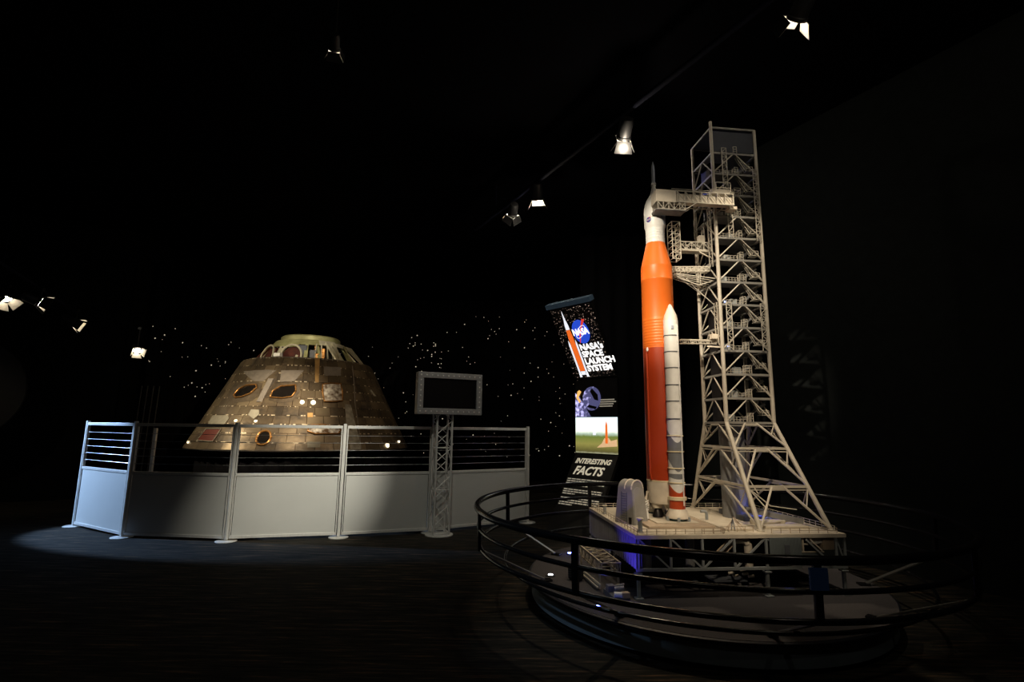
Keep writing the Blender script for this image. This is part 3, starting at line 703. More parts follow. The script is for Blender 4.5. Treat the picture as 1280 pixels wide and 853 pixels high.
# front frame truss
fb = [0.02, .302, .583, .868, 1.156, 1.463, 1.80, LU - .01]
zb_ = dz - .28
L_(MB().bar((0.0, .01, zb_), (1.46, .01, zb_), .022), 'bottom_chord', 'steelgrey')
L_(MB().bar((1.60, .01, zb_), (LU, .01, zb_), .022), 'bottom_chord', 'steelgrey')
for k, x in enumerate(fb):
    L_(MB().bar((x, .01, zb_), (x, .01, dz - .03), .018), 'truss_upright', 'steelgrey')
dg = [(0, 1, 1), (1, 2, 1), (2, 3, 0), (3, 4, 0), (4, 5, 1), (6, 7, 1)]
for a, b_, dn in dg:
    xa, xb = fb[a], fb[b_]
    p0, p1 = ((xa, .01, dz - .03), (xb, .01, zb_)) if dn else ((xa, .01, zb_), (xb, .01, dz - .03))
    L_(MB().bar(p0, p1, .014), 'truss_diagonal', 'steelgrey')
# corrugated grey front cladding
m = MB(); x0, x1 = 1.18, 1.47; nn = 60
for k in range(nn):
    xx = x0 + (x1 - x0) * (k + .5) / nn
    m.box((xx, .0 if k % 2 else -.004, dz - .03 - .105), ((x1 - x0) / nn, .012, .21))
L_(m, 'front_cladding', 'slate')
L_(MB().box((1.335, -.010, dz - .125), (.045, .008, .075)), 'cladding_hatch', 'band')
# right bay details
L_(MB().box((1.58, .03, dz - .19), (.20, .02, .06)), 'low_cladding', 'slate')
L_(MB().box((1.58, .02, dz - .155), (.22, .012, .010)).box((1.50, .02, dz - .09), (.012, .012, .12)).box((1.56, .02, dz - .09), (.10, .012, .010)), 'bay_frame', 'cream')
L_(MB().tube([(1.58, .06, dz - .07), (1.74, .06, dz - .07)], .030, 14), 'bay_tank', 'white', smooth=True)
L_(MB().box((1.76, .05, dz - .095), (.14, .06, .09)), 'bay_box', 'decktan', bevel=.003)
L_(MB().bar((1.52, .0, dz - .05), (1.74, .0, zb_ + .03), .014), 'stair_stringer', 'steelgrey')
L_(MB().bar((1.56, .0, dz - .05), (1.66, .0, dz - .14), .010), 'stair_rail', 'cream')
# big pipe elbows
def elbow(x, y, z0, z1, r, m='cream', name='exhaust_pipe', dirx=-1, run=.10):
    pts = [(x, y, z0), (x, y, z1 - .06)] + [(x + dirx * .06 * (1 - cos(a)), y, z1 - .06 + .06 * sin(a)) for a in [pi / 2 * k / 5 for k in range(1, 6)]] + [(x + dirx * (.06 + run), y, z1)]
    return L_(MB().tube(pts, r, 14), name, m, smooth=True)
elbow(1.02, .06, zb_, dz - .055, .034)
L_(MB().tube([(.12, .10, zb_ - .0), (.12, .10, dz - .03)], .045, 16), 'support_column', 'shaft', smooth=True)
L_(MB().tube([(.52, .12, zb_ + .0), (.52, .12, dz - .06)], .04, 16), 'support_column', 'shaft', smooth=True)
for k in range(4): L_(MB().bar((.72 + k * .03, .05, dz - .16), (.86 + k * .03, .05, dz - .03), .010), 'slanted_duct', 'decktan')
# piers down to the plinth
for (x, y) in [(.02, .02), (1.156, .02), (LU - .03, .02), (.02, LV - .04), (LU - .03, LV - .04), (1.156, LV - .04), (.02, LV / 2), (LU - .03, LV / 2)]:
    L_(MB().box((x, y, zb_ / 2 + .006), (.026, .026, zb_ - .012)).box((x, y, .006), (.07, .07, .012)).box((x, y, zb_ - .03), (.06, .05, .012)), 'pier', 'steelgrey', bevel=.002)
# hanging odds and ends under the platform
L_(MB().box((.90, .25, .09), (.30, .2, .015)).box((.52, .28, .05), (.30, .05, .02)), 'under_walkway', 'band')
for (x, y, z) in [(.86, .12, .165), (.90, .12, .14), (.98, .14, .185), (1.0, .14, .15), (1.03, .1, .14)]:
    L_(MB().tube([(x, y, z), (x + .05, y, z + .004)], .011, 8), 'hanging_valve', 'cream', smooth=True)
# handrails along the deck edge
def handrail(pts, name='deck_handrail', h=.045, step=.085, par=lp, z=dz, m_='cream'):
    m = MB()
    for a, b_ in zip(pts[:-1], pts[1:]):
        a = V((*a, z)); b_ = V((*b_, z)); n = max(1, round((b_ - a).length / step))
        for k in range(n + 1):
            p = a + (b_ - a) * k / n; m.bar(p, p + V((0, 0, h)), .004)
        for q in (h, h * .5): m.bar(a + V((0, 0, q)), b_ + V((0, 0, q)), .0035)
    return m.build(name, m_, par)
handrail([(.02, .02), (.78, .02)], m_='decktan'); handrail([(.02, .02), (.02, LV - .02)], m_='decktan')
handrail([(.60, .04), (.80, .04), (.80, .10), (1.10, .10)], m_='decktan'); handrail([(1.22, .02), (LU - .06, .02)], m_='decktan')
handrail([(.02, LV - .02), (LU - .02, LV - .02)]); handrail([(LU - .02, LV - .02), (LU - .02, .10)])
# raised plating, troughs, hoses on the deck
L_(MB().box((.52, .56, dz + .012), (.62, .62, .024)), 'raised_mount_pad', 'decktan', bevel=.004)
L_(MB().box((.53, .60, dz + .030), (.40, .46, .012)), 'mount_deck', 'deck', bevel=.003)
L_(MB().box((1.0, .75, dz + .008), (.26, 1.2, .016)), 'deck_plate', 'deck', bevel=.003)
for k in range(7): L_(MB().bar((.86 + .03 * k, .14, dz + .014), (1.12 + .03 * k, .50 + .05 * k, dz + .014), .010), 'deck_hose', random.choice(['decktan', 'cream', 'band']))
L_(MB().box((1.55, .85, dz + .025), (.5, .5, .05)), 'deck_equipment_block', 'band', bevel=.005)
L_(MB().box((1.5, .28, dz + .012), (.42, .12, .024)).box((1.45, .45, dz + .02), (.3, .1, .04)), 'deck_equipment_block', 'deck', bevel=.004)
L_(MB().tube([(1.25, .3, dz + .03), (1.80, .5, dz + .03)], .012, 8), 'deck_pipe', 'cream', smooth=True)
L_(MB().bar((1.30, .62, dz + .12), (1.75, .35, dz + .04), .018, .05), 'access_gangway', 'towerdk')

def vent(u, v, h, r, label, flare=True):
    t = root('deck_ventilator', (u, v, DZ), label, 'ventilator', 'ventilators and posts standing on the model deck')
    L_(MB().lathe([(r * 1.5, 0), (r * 1.2, .006), (r, .012), (r * .92, h * .8), (r * 1.05, h * .9)], n=20), 'stem', 'steelgrey', t, True)
    L_(MB().lathe([(r * 1.05, h * .88), (r * 1.55, h * .95), (r * 1.55, h), (r * 1.2, h + .004)], n=20), 'cap', 'cream', t, True)
vent(.085, .13, .115, .020, 'grey flared ventilator at the near left corner of the model deck')
vent(.05, 1.10, .085, .018, 'small ventilator at the far left of the deck behind the round-topped enclosure')
vent(.83, 1.02, .12, .018, 'ventilator behind the white booster skirt on the deck')
def goose(u, v, label, h=.10):
    t = root('gooseneck_vent', (u, v, DZ), label, 'ventilator', 'ventilators and posts standing on the model deck')
    pts = [(0, 0, 0), (0, 0, h - .03)] + [(-.025 * (1 - cos(a)), 0, h - .03 + .025 * sin(a)) for a in [pi / 2 * k / 4 for k in range(1, 5)]] + [(-.06, 0, h - .005)]
    L_(MB().tube(pts, .014, 12), 'bent_pipe', 'steelgrey', t, True)
    L_(MB().lathe([(.024, 0), (.024, .006), (.016, .012)], n=16), 'flange', 'steelgrey', t, True)
goose(.93, .62, 'grey gooseneck vent on the deck between rocket and tower')

# round-topped enclosure
en = root('vaulted_enclosure', (.16, .58, DZ), 'grey round-topped enclosure with rungs and small door at the left of the deck', 'model enclosure')
en.rotation_euler = (0, 0, TH + R(30))
def vault(w0, w1, h, d0, d1, z0=0, n=14):
    # arch outline in the x-z plane, swept along y; tapered towards the top
    pr = [(-w0 / 2, z0), (w0 / 2, z0)] + [(w1 / 2 * cos(pi * k / n), h - w1 / 2 + w1 / 2 * sin(pi * k / n)) for k in range(n + 1)]
    m = MB(); k = len(pr)
    f = lambda y0, y1, x, z: y0 + (y1 - y0) * z / h
    a = [(x, f(-d0 / 2, -d1 / 2, x, z), z) for x, z in pr]; b_ = [(x, f(d0 / 2, d1 / 2, x, z), z) for x, z in pr]
    return m.add(a + b_, [tuple(range(k)), tuple(range(2 * k - 1, k - 1, -1))] + [(i, (i + 1) % k, k + (i + 1) % k, k + i) for i in range(k)])
MB_ = vault(.19, .17, .40, .24, .15)
L_(MB_, 'shell', mat('enclosure_grey', (.27, .265, .25), .55), en, True)
L_(vault(.165, .155, .335, .25, .18, 0.0), 'front_face_panel', mat('enclosure_panel', (.33, .325, .31), .55), en, True)
L_(MB().tube([(.083 * cos(pi * k / 14), -.078, .315 + .083 * sin(pi * k / 14)) for k in range(15)], .007, 6), 'front_arch_band', 'cream', en, True)
L_(MB().tube([(.086 * cos(pi * k / 14), .0, .315 + .086 * sin(pi * k / 14)) for k in range(15)], .006, 6), 'roof_band', 'cream', en, True)
m = MB()
for k in range(12): m.bar((-.098 + k * .0009, -.03, .03 + k * .022), (-.098 + k * .0009, .04, .03 + k * .022), .004)
m.bar((-.098, -.03, .01), (-.088, -.03, .29), .004); m.bar((-.098, .04, .01), (-.088, .04, .29), .004)
L_(m, 'rung_ladder', 'band', en)
L_(MB().box((-.097, -.07, .035), (.006, .03, .06)), 'door', 'engine', en)

# ------------------------------------------------------------------ tower
tw = root('launch_tower', (0, 0, DZ), 'tall beige lattice launch tower with splayed base, standing right of the orange rocket', 'model tower')
def T(mb, name, m='tower', parent=tw, smooth=False, bevel=0): return mb.build(name, m, parent, smooth, bevel)
SX0, SX1, SY0, SY1 = 1.175, 1.68, .60, 1.06; ZF = .955; ZT_ = 4.18
sh = {'a': V((SX0, SY0, ZF)), 'b': V((SX1, SY0, ZF)), 'c': V((SX1, SY1, ZF)), 'd': V((SX0, SY1, ZF))}
ft = {'a': V((1.18, .12, 0)), 'b': V((1.85, .12, 0)), 'c': V((1.85, 1.50, 0)), 'd': V((1.20, 1.50, 0))}
for k in 'abcd':
    top = V((sh[k].x, sh[k].y, ZT_ + (.07 if k == 'a' else 0)))
    T(MB().tube([ft[k], sh[k]], [.021, .021], 10).tube([sh[k], top], [.021, .017], 10).lathe([(.034, 0), (.034, .012)], (ft[k].x, ft[k].y, 0), 12), 'column', smooth=True)
def corner(k, z):
    if z >= ZF: return V((sh[k].x, sh[k].y, z))
    return ft[k].lerp(sh[k], z / ZF)
zs = [0, .363, .707] + [ZF + .2437 * i for i in range(13)] + [ZT_]
faces = ['ab', 'da', 'bc', 'cd']
for i, z in enumerate(zs[1:], 1):
    m = MB()
    for f in faces: m.bar(corner(f[0], z), corner(f[1], z), .016 if z > ZF else .02, .022)
    if z <= ZF:   # twin beams on splayed base
        for f in ('ab', 'da'): m.bar(corner(f[0], z) + V((0, 0, -.03)), corner(f[1], z) + V((0, 0, -.03)), .010, .010)
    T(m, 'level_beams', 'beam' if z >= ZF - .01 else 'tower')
    if i < len(zs) - 1 and z >= ZF - .01:
        q = [corner(k, z + .004) for k in 'abcd']
        T(MB().prism([q[0] + V((.02, .02, 0)), q[1] + V((-.02, .02, 0)), q[2] + V((-.02, -.02, 0)), q[3] + V((.02, -.02, 0))], (0, 0, .006)), 'floor_grating', 'towerdk')
for i in range(len(zs) - 2):
    z0, z1 = zs[i], zs[i + 1]
    for f in faces:
        p0, p1 = corner(f[0], z0), corner(f[1], z0); mid_ = (corner(f[0], z1) + corner(f[1], z1)) / 2
        g = .055 if z1 <= ZF + .01 else .012; dx = (p1 - p0).normalized()
        w_ = .017 if z1 <= ZF + .01 else .012
        m = MB(); m.tube([p0 + V((0, 0, .012)), mid_ - dx * g], w_ * .62, 7); m.tube([p1 + V((0, 0, .012)), mid_ + dx * g], w_ * .62, 7)
        if z1 <= ZF + .01:
            m.box(mid_ - V((0, 0, .012)), (.16 if f in ('ab', 'cd') else .02, .02 if f in ('ab', 'cd') else .16, .03))
            h = p0.lerp(mid_ - dx * g, .5); m.tube([h, corner(f[0], z1)], .006, 6)
            h = p1.lerp(mid_ + dx * g, .5); m.tube([h, corner(f[1], z1)], .006, 6)
            e0 = corner(f[0], z1); m.tube([mid_ * .5 + e0 * .5, h * .5 + p0 * .5], .004, 5) if False else None
        T(m, 'chevron_brace', smooth=True)
# lower-bay rear links
T(MB().tube([corner('a', .36), V((1.4, .3, .19))], .006, 6).tube([V((1.4, .30, .19)), V((1.55, .14, .18))], .004, 6), 'secondary_strut', smooth=True)
# elevator shaft
T(MB().lathe([(.125, 0), (.125, ZF - .02)], (1.36, .86, 0), 24), 'lift_shaft_base', 'shaft', smooth=True)
T(MB().box((1.33, .92, ZF + 1.5), (.16, .2, 3.0)), 'lift_shaft', 'engine')  # near-black: the dark tower interior is put into the colour
T(MB().lathe([(.035, 0), (.03, .04), (.01, .05)], (1.52, .55, .0), 14), 'base_dome', 'steelgrey', smooth=True)
for i in range(14):
    z = ZF + .2437 * (i - 0)
    if i > 12: break
    zb2 = z + .012
    # cage at the centre of the front beam
    wv = .07 if i % 4 == 2 else .04
    cx_ = (SX0 + SX1) / 2 + .02
    m = MB()
    for xx in (cx_ - wv / 2, cx_ + wv / 2):
        for yy in (SY0 + .01, SY0 + .05): m.bar((xx, yy, zb2), (xx, yy, zb2 + .085), .005)
    for hz in (.03, .058, .085):
        for yy in (SY0 + .01, SY0 + .05): m.bar((cx_ - wv / 2, yy, zb2 + hz), (cx_ + wv / 2, yy, zb2 + hz), .004)
    T(m, 'landing_cage')
    m = MB()   # handrail left of the cage
    for q in range(6):
        xx = SX0 + .05 + q * .035; m.bar((xx, SY0 + .015, zb2), (xx, SY0 + .015, zb2 + .045), .003)
    for hz in (.022, .045): m.bar((SX0 + .03, SY0 + .015, zb2 + hz), (cx_ - .03, SY0 + .015, zb2 + hz), .003)
    T(m, 'level_handrail')
    if i < 12:
        m = MB(); a = V((cx_ + .04, SY0 + .06, z + .2437)); b_ = V((SX1 - .09, SY0 + .06, z + .085)); 
        m.bar(a, b_, .004, .009); m.bar(a + V((0, .03, 0)), b_ + V((0, .03, 0)), .004, .009); m.bar(a + V((0, 0, .04)), b_ + V((0, 0, .04)), .003)
        for q in range(9):
            p = a.lerp(b_, q / 8); m.box(p + V((0, .015, .0)), (.010, .03, .003))
            if q % 4 == 0: m.bar(p, p + V((0, 0, .04)), .003)
        T(m, 'stair_flight')
        m = MB(); m.box((SX1 - .055, SY0 + .08, z + .08), (.08, .09, .006))
        for xx in (SX1 - .09, SX1 - .055, SX1 - .02): m.bar((xx, SY0 + .04, z + .08), (xx, SY0 + .04, z + .13), .004)
        for hz in (.105, .13): m.bar((SX1 - .09, SY0 + .04, z + hz), (SX1 - .02, SY0 + .04, z + hz), .004)
        T(m, 'stair_landing')
# interior platforms seen through the braces
for i in range(12):
    z = ZF + .2437 * i
    m = MB(); m.bar((1.45, .86, z + .01), (1.66, .70, z + .2), .010, .03)
    T(m, 'rear_stair', 'towerdk')
    m = MB(); m.box((1.27 + (i % 3) * .05, .70, z + .05), (.07, .05, .07)); T(m, 'equipment_cabinet', 'steelgrey')
def lattice(p0, p1, side, wdt, name='lattice_mast', n=None, m_='tower', chord=.007, parent=tw, dep=None):
    # flat or boxed zigzag strip from p0 to p1, widened along side
    p0, p1, side = V(p0), V(p1), V(side).normalized() * wdt
    L = (p1 - p0).length; n = n or max(2, int(L / wdt)); m = MB()
    layers = [V((0, 0, 0))] if dep is None else [V((0, 0, 0)), V(dep)]
    for off in layers:
        m.bar(p0 + off, p1 + off, chord); m.bar(p0 + side + off, p1 + side + off, chord)
        for k in range(n):
            a = p0.lerp(p1, k / n) + off; b_ = p0.lerp(p1, (k + 1) / n) + off
            if k % 2: m.bar(a, b_ + side, chord * .7)
            else: m.bar(a + side, b_, chord * .7)
            m.bar(b_, b_ + side, chord * .7)
    if dep is not None:
        for k in range(n + 1):
            a = p0.lerp(p1, k / n); m.bar(a, a + layers[1], chord * .7); m.bar(a + side, a + side + layers[1], chord * .7)
    return T(m, name, m_, parent)
Y_ = SY0 - .03
lattice((1.27, Y_, 3.40), (1.27, Y_, 3.93), (1, 0, 0), .052)
lattice((1.30, Y_, 2.90), (1.30, Y_, 3.16), (1, 0, 0), .052)
lattice((SX1 - .065, Y_, 2.88), (SX1 - .065, Y_, 3.70), (1, 0, 0), .052)
lattice((SX0 + .05, Y_, 1.69), (SX0 + .05, Y_, 2.19), (1, 0, 0), .055)
lattice((SX1 - .08, Y_, 1.69), (SX1 - .08, Y_, 2.19), (1, 0, 0), .055)
X_ = SX0 - .025
lattice((X_, .98, 2.60), (X_, .98, 3.28), (0, 1, 0), .07)
lattice((X_, .66, 2.60), (X_, .66, 3.28), (0, 1, 0), .07)
lattice((X_, .82, 2.88), (X_, .82, 3.15), (0, 1, 0), .06)
lattice((X_, .62, 1.76), (X_, .62, 2.20), (0, 1, 0), .06)
T(MB().box((1.4375, .83, ZT_ + .005), (.50, .43, .012)), 'roof_sheet', mat('roof_dark_blue', (.10, .12, .18), .6))
T(MB().box((1.4375, .615, 4.03), (.49, .004, .24)), 'top_screen', mat('top_mesh_screen', (.035, .04, .055), .7))
# crew access arm
def A(mb, name, m='tower', smooth=False, bevel=0, parent=None): return mb.build(name, m, parent or arm, smooth, bevel)
arm = MB().box((1.0, .50, 3.262), (.62, .10, .085)).build('crew_access_arm', mat('arm_cladding', (.68, .62, .52), .5), tw)
A(MB().box((.56, .50, 3.262), (.215, .15, .135)), 'white_room', 'cream', bevel=.004)
for (zz) in (3.205, 3.325):
    A(MB().bar((.66, .43, zz), (1.30, .43, zz), .010).bar((.66, .57, zz), (1.30, .57, zz), .010), 'arm_chord')
m = MB()
for k in range(8):
    x = .68 + k * .087; m.bar((x, .43, 3.205), (x, .43, 3.325), .008)
    if k < 7: m.bar((x, .43, 3.325), (x + .087, .43, 3.205), .006)
A(m, 'arm_lattice')
A(MB().box((.96, .43, 3.345), (.68, .004, .004)).box((.96, .57, 3.345), (.68, .004, .004)), 'arm_top_rail')
m = MB(); 
for yy in (.43, .57):
    m.bar((.46, yy, 3.12), (.76, yy, 3.12), .008); m.bar((.76, yy, 3.12), (.88, yy, 3.20), .008)
    for k in range(6):
        x = .47 + k * .058; m.bar((x, yy, 3.12), (x, yy, 3.195), .006)
        if k < 5: m.bar((x, yy, 3.12 if k % 2 else 3.195), (x + .058, yy, 3.195 if k % 2 else 3.12), .005)
    m.bar((.70, yy, 3.12), (.76, yy, 3.195), .005)
A(m, 'lower_lattice'); A(MB().box((.61, .50, 3.114), (.32, .14, .012)), 'lower_walkway', 'towerdk')
A(MB().box((1.30, .50, 3.185), (.08, .10, .03)), 'arm_hinge_block', 'cream')
A(MB().box((1.20, .56, 3.38), (.20, .12, .06)).bar((1.12, .45, 3.35), (1.12, .45, 3.46), .006).bar((1.28, .45, 3.35), (1.28, .45, 3.46), .006).bar((1.12, .45, 3.46), (1.28, .45, 3.46), .006).bar((1.12, .45, 3.40), (1.28, .45, 3.40), .005), 'pivot_platform')
# upper umbilical with upright cage
um = MB().box((1.0, .80, 2.805), (.36, .10, .012)).build('umbilical_arm', K['tower'], tw)
m = MB()
cx0, cx1, cy0, cy1, cz0, cz1 = .745, .835, .74, .86, 2.70, 3.12
for xx in (cx0, cx1):
    for yy in (cy0, cy1): m.bar((xx, yy, cz0), (xx, yy, cz1), .008)
for k in range(7):
    z = cz0 + k * .07
    m.bar((cx0, cy0, z), (cx1, cy0, z), .006); m.bar((cx0, cy0, z), (cx0, cy1, z), .006); m.bar((cx1, cy0, z), (cx1, cy1, z), .006); m.bar((cx0, cy1, z), (cx1, cy1, z), .006)
    if k < 6: m.bar((cx0, cy0, z), (cx1, cy0, z + .07), .005); m.bar((cx1, cy1, z), (cx1, cy0, z + .07), .005)
m.build('upright_cage', K['tower'], um)
lattice((.83, .75, 2.815), (1.17, .75, 2.815), (0, 0, 1), .085, 'boom_lattice', 5, 'tower', .009, um, (0, .1, 0))
MB().bar((1.05, .75, 2.79), (1.17, .75, 2.73), .01).box((1.1, .8, 2.95), (.06, .06, .08)).build('boom_bracket', K['cream'], um)
# third arm
u3 = MB().bar((.73, .78, 2.585), (1.17, .78, 2.60), .012, .012).build('umbilical_arm', K['tower'], tw)
lattice((.73, .74, 2.555), (1.15, .74, 2.575), (0, 0, 1), .05, 'boom_lattice', 10, 'tower', .009, u3, (0, .07, 0))
m = MB()
for k in range(6):
    m.bar((.74, .70 + k * .03, 2.52), (1.17, .66 + k * .05, 2.47 - .01 * k), .008)
m.bar((.74, .72, 2.50), (1.0, .70, 2.40), .010); m.bar((1.0, .70, 2.40), (1.17, .70, 2.46), .010); m.bar((.95, .72, 2.39), (1.17, .72, 2.20), .007); m.bar((.9, .78, 2.44), (1.17, .86, 2.30), .006)
m.bar((.85, .74, 2.52), (.95, .72, 2.40), .006); m.bar((1.05, .74, 2.56), (1.02, .70, 2.40), .006)
m.build('fan_struts', K['tower'], u3)
# lower arm
u4 = MB().box((.96, .70, 1.80), (.40, .035, .012)).build('umbilical_arm', K['tower'], tw)
lattice((.77, .69, 1.765), (1.15, .69, 1.77), (0, 0, 1), .04, 'boom_lattice', 9, 'tower', .009, u4, (0, .04, 0))
MB().bar((1.05, .68, 1.74), (1.19, .60, 1.72), .014).bar((1.1, .68, 1.81), (1.18, .62, 1.85), .010).box((1.12, .66, 1.84), (.07, .06, .05)).build('boom_bracket', K['cream'], u4)
# little blue-white work lights on the tower
for (x, y, z) in [(SX0 + .10, SY0 + .06, ZF + .2437 * 3 + .06), (SX0 + .09, SY0 + .07, ZF + .2437 * 5 + .05), (SX0 + .08, .8, 3.66)]:
    T(MB().box((x, y, z), (.016, .012, .016)), 'work_light', mat('work_light', (.5, .6, 1), .3, emit=(.45, .55, 1), es=3))
for x in (1.43, 1.49): 
    m = MB().lathe([(.012, 0), (.014, .01), (.004, .016)], (x, .62, .075), 12); T(m, 'flood_lamp', 'led', smooth=True)
    T(MB().bar((x, .62, 0), (x, .62, .075), .006), 'lamp_stalk', 'steelgrey')

# ------------------------------------------------------------------ rocket
uu = V((cos(TH), sin(TH), 0)); vv = V((-sin(TH), cos(TH), 0))
RC = V((1.518, 5.32, DZ)); rk = thing('launch_rocket', RC, 'tall orange and white model launch rocket with two white side boosters on the beige deck', 'model rocket')
def K_(mb, name, m, parent=rk, smooth=True, bevel=0): return mb.build(name, m, parent, smooth, bevel)
r0 = .160
Q = lambda z: z - DZ
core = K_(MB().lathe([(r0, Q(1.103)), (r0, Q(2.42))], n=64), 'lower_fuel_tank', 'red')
K_(MB().lathe([(r0, Q(2.42)), (r0, Q(2.44)), (r0 * 1.012, Q(2.442)), (r0 * 1.012, Q(2.45)), (r0, Q(2.452))] + sum([[(r0, Q(2.46 + k * .03)), (r0 * 1.008, Q(2.463 + k * .03)), (r0 * 1.008, Q(2.473 + k * .03)), (r0, Q(2.476 + k * .03))] for k in range(9)], []) + [(r0, Q(2.74))], n=64), 'ribbed_intertank', 'orange')
K_(MB().lathe([(r0, Q(2.74)), (r0, Q(3.135)), (r0 * 1.008, Q(3.137)), (r0 * 1.008, Q(3.146)), (r0, Q(3.148)), (r0, Q(3.27)), (r0 * .99, Q(3.29))], n=64), 'upper_fuel_tank', 'orange')
K_(MB().lathe([(r0 * .992, Q(3.288)), (r0 * .96, Q(3.31)), (.097, Q(3.555))], n=64), 'stage_adapter_cone', 'orange')
K_(MB().lathe([(r0 * 1.004, Q(1.10)), (r0 * 1.016, Q(1.104)), (r0 * 1.016, Q(1.112)), (r0 * 1.004, Q(1.116))], n=64, cap=False), 'tank_ring', 'yellow')
# white upper stage and spacecraft
K_(MB().lathe([(.097, Q(3.553)), (.098, Q(3.57))] + sum([[(.098, Q(3.57 + k * .03)), (.0995, Q(3.573 + k * .03)), (.0995, Q(3.576 + k * .03)), (.098, Q(3.579 + k * .03))] for k in range(1, 5)], []) + [(.100, Q(3.71)), (.105, Q(3.73))], n=48), 'ringed_upper_stage', 'white')
K_(MB().lathe([(.105, Q(3.728)), (.110, Q(3.74)), (.110, Q(3.91))], n=48), 'service_module_fairing', 'white')
K_(MB().lathe([(.110, Q(3.908)), (.108, Q(3.95)), (.098, Q(4.00)), (.08, Q(4.045)), (.058, Q(4.085)), (.040, Q(4.115)), (.028, Q(4.16))], n=48), 'crew_ogive_cover', 'white')
K_(MB().lathe([(.028, Q(4.158)), (.019, Q(4.21)), (.0165, Q(4.25))], n=24), 'escape_tower_base', 'white')
K_(MB().lathe([(.0185, Q(4.248)), (.0185, Q(4.40)), (.0145, Q(4.45)), (.003, Q(4.50))], n=20), 'escape_tower_motor', 'bluegrey')
m = MB()
for k in range(4):
    a = k * pi / 2 + .5; m.prism([(.014 * cos(a), .014 * sin(a), Q(4.225)), (.036 * cos(a), .036 * sin(a), Q(4.222)), (.034 * cos(a), .034 * sin(a), Q(4.237)), (.014 * cos(a), .014 * sin(a), Q(4.265))], (-.004 * sin(a), .004 * cos(a), 0))
K_(m, 'escape_tower_fins', 'white', smooth=False)
# blue-grey side panel on the fairing
def cyl_patch(r, a0, a1, z0, z1, th=.002, n=8, shape=None):
    m = MB(); vs = []
    for rr in (r, r + th):
        for z in (z0, z1):
            for k in range(n + 1):
                a = a0 + (a1 - a0) * k / n
                zz = shape(k / n, z == z1) if shape else z
                vs.append((rr * cos(a), rr * sin(a), zz))
    c = n + 1; fs = []
    for k in range(n): fs += [(k, c + k, c + k + 1, k + 1), (2 * c + k, 2 * c + k + 1, 3 * c + k + 1, 3 * c + k), (k, k + 1, 2 * c + k + 1, 2 * c + k), (c + k, 3 * c + k, 3 * c + k + 1, c + k + 1)]
    fs += [(0, 2 * c, 3 * c, c), (n, c + n, 3 * c + n, 2 * c + n)]
    return m.add(vs, fs)
K_(cyl_patch(.1102, R(-82), R(10), Q(3.74), Q(3.91), shape=lambda f, t: Q(3.905) if t else Q(3.75 + .12 * max(0, 1 - f * 3))), 'blue_grey_side_panel', 'bluegrey')
# emblem on fairing, facing front-left
ea = R(-140); em_z = 3.80
n = 28; er = .029; rr = .1105
def cylpt(x, y, off=0.): a = ea + x / rr; return ((rr + off) * cos(a), (rr + off) * sin(a), Q(em_z) + y)
def cyl_shape(pts, off, th=.0012):
    m = MB(); n_ = len(pts); cx = sum(p[0] for p in pts) / n_; cy = sum(p[1] for p in pts) / n_
    vs = [cylpt(*p, off) for p in pts] + [cylpt(*p, off + th) for p in pts] + [cylpt(cx, cy, off + th)]
    return m.add(vs, [(i, (i + 1) % n_, n_ + (i + 1) % n_, n_ + i) for i in range(n_)] + [(n_ + i, n_ + (i + 1) % n_, 2 * n_) for i in range(n_)])
ed = K_(cyl_shape([(er * cos(2 * pi * k / n), er * sin(2 * pi * k / n)) for k in range(n)], 0), 'emblem_disc', 'nasablue', smooth=False)
K_(cyl_shape([(x * er, y * er) for x, y in [(-.55, -.9), (-.1, -.1), (.9, .95), (.55, .95), (.1, .35), (-.3, -.3)]], .0012), 'emblem_wing', 'nasared', ed, False)
lt = MB()
for k, chs in enumerate([[((-1, -1), (-1, 1)), ((-1, 1), (1, -1)), ((1, -1), (1, 1))], [((-1, -1), (0, 1)), ((0, 1), (1, -1)), ((-.5, -.2), (.5, -.2))], [((1, 1), (-1, .6)), ((-1, .6), (1, -.4)), ((1, -.4), (-1, -1))], [((-1, -1), (0, 1)), ((0, 1), (1, -1)), ((-.5, -.2), (.5, -.2))]]):
    ox = (-.60 + k * .40) * er
    for a, b_ in chs: lt.bar(cylpt(ox + a[0] * er * .13, a[1] * er * .2, .003), cylpt(ox + b_[0] * er * .13, b_[1] * er * .2, .003), .0028)
K_(lt, 'emblem_letters', 'white', ed, False)
# engine section, boat tail, engines
K_(MB().lathe([(r0 * 1.0, Q(1.102)), (r0 * .99, Q(.93)), (r0 * .93, Q(.895))], n=48), 'engine_section', 'cream')
for k in range(4):
    a = R(45 + 90 * k) + R(-20); x, y = .085 * cos(a), .085 * sin(a)
    e = K_(MB().lathe([(.052, Q(.905)), (.055, Q(.875)), (.045, Q(.85))], (x, y, 0), 20), 'engine_fairing', 'cream')
    K_(MB().lathe([(.018, Q(.855)), (.03, Q(.83)), (.045, Q(.79)), (.05, Q(.765))], (x, y, 0), 20, cap=False), 'engine_nozzle', 'engine', e)
    K_(MB().lathe([(.012, Q(.765)), (.012, Q(.87))], (x, y, 0), 10), 'engine_core', 'engine', e)
m = MB().tube([(-.165, -.02, Q(1.0)), (-.19, -.03, Q(.93)), (-.165, -.02, Q(.87))], .016, 8)
K_(m, 'side_umbilical', 'cream')
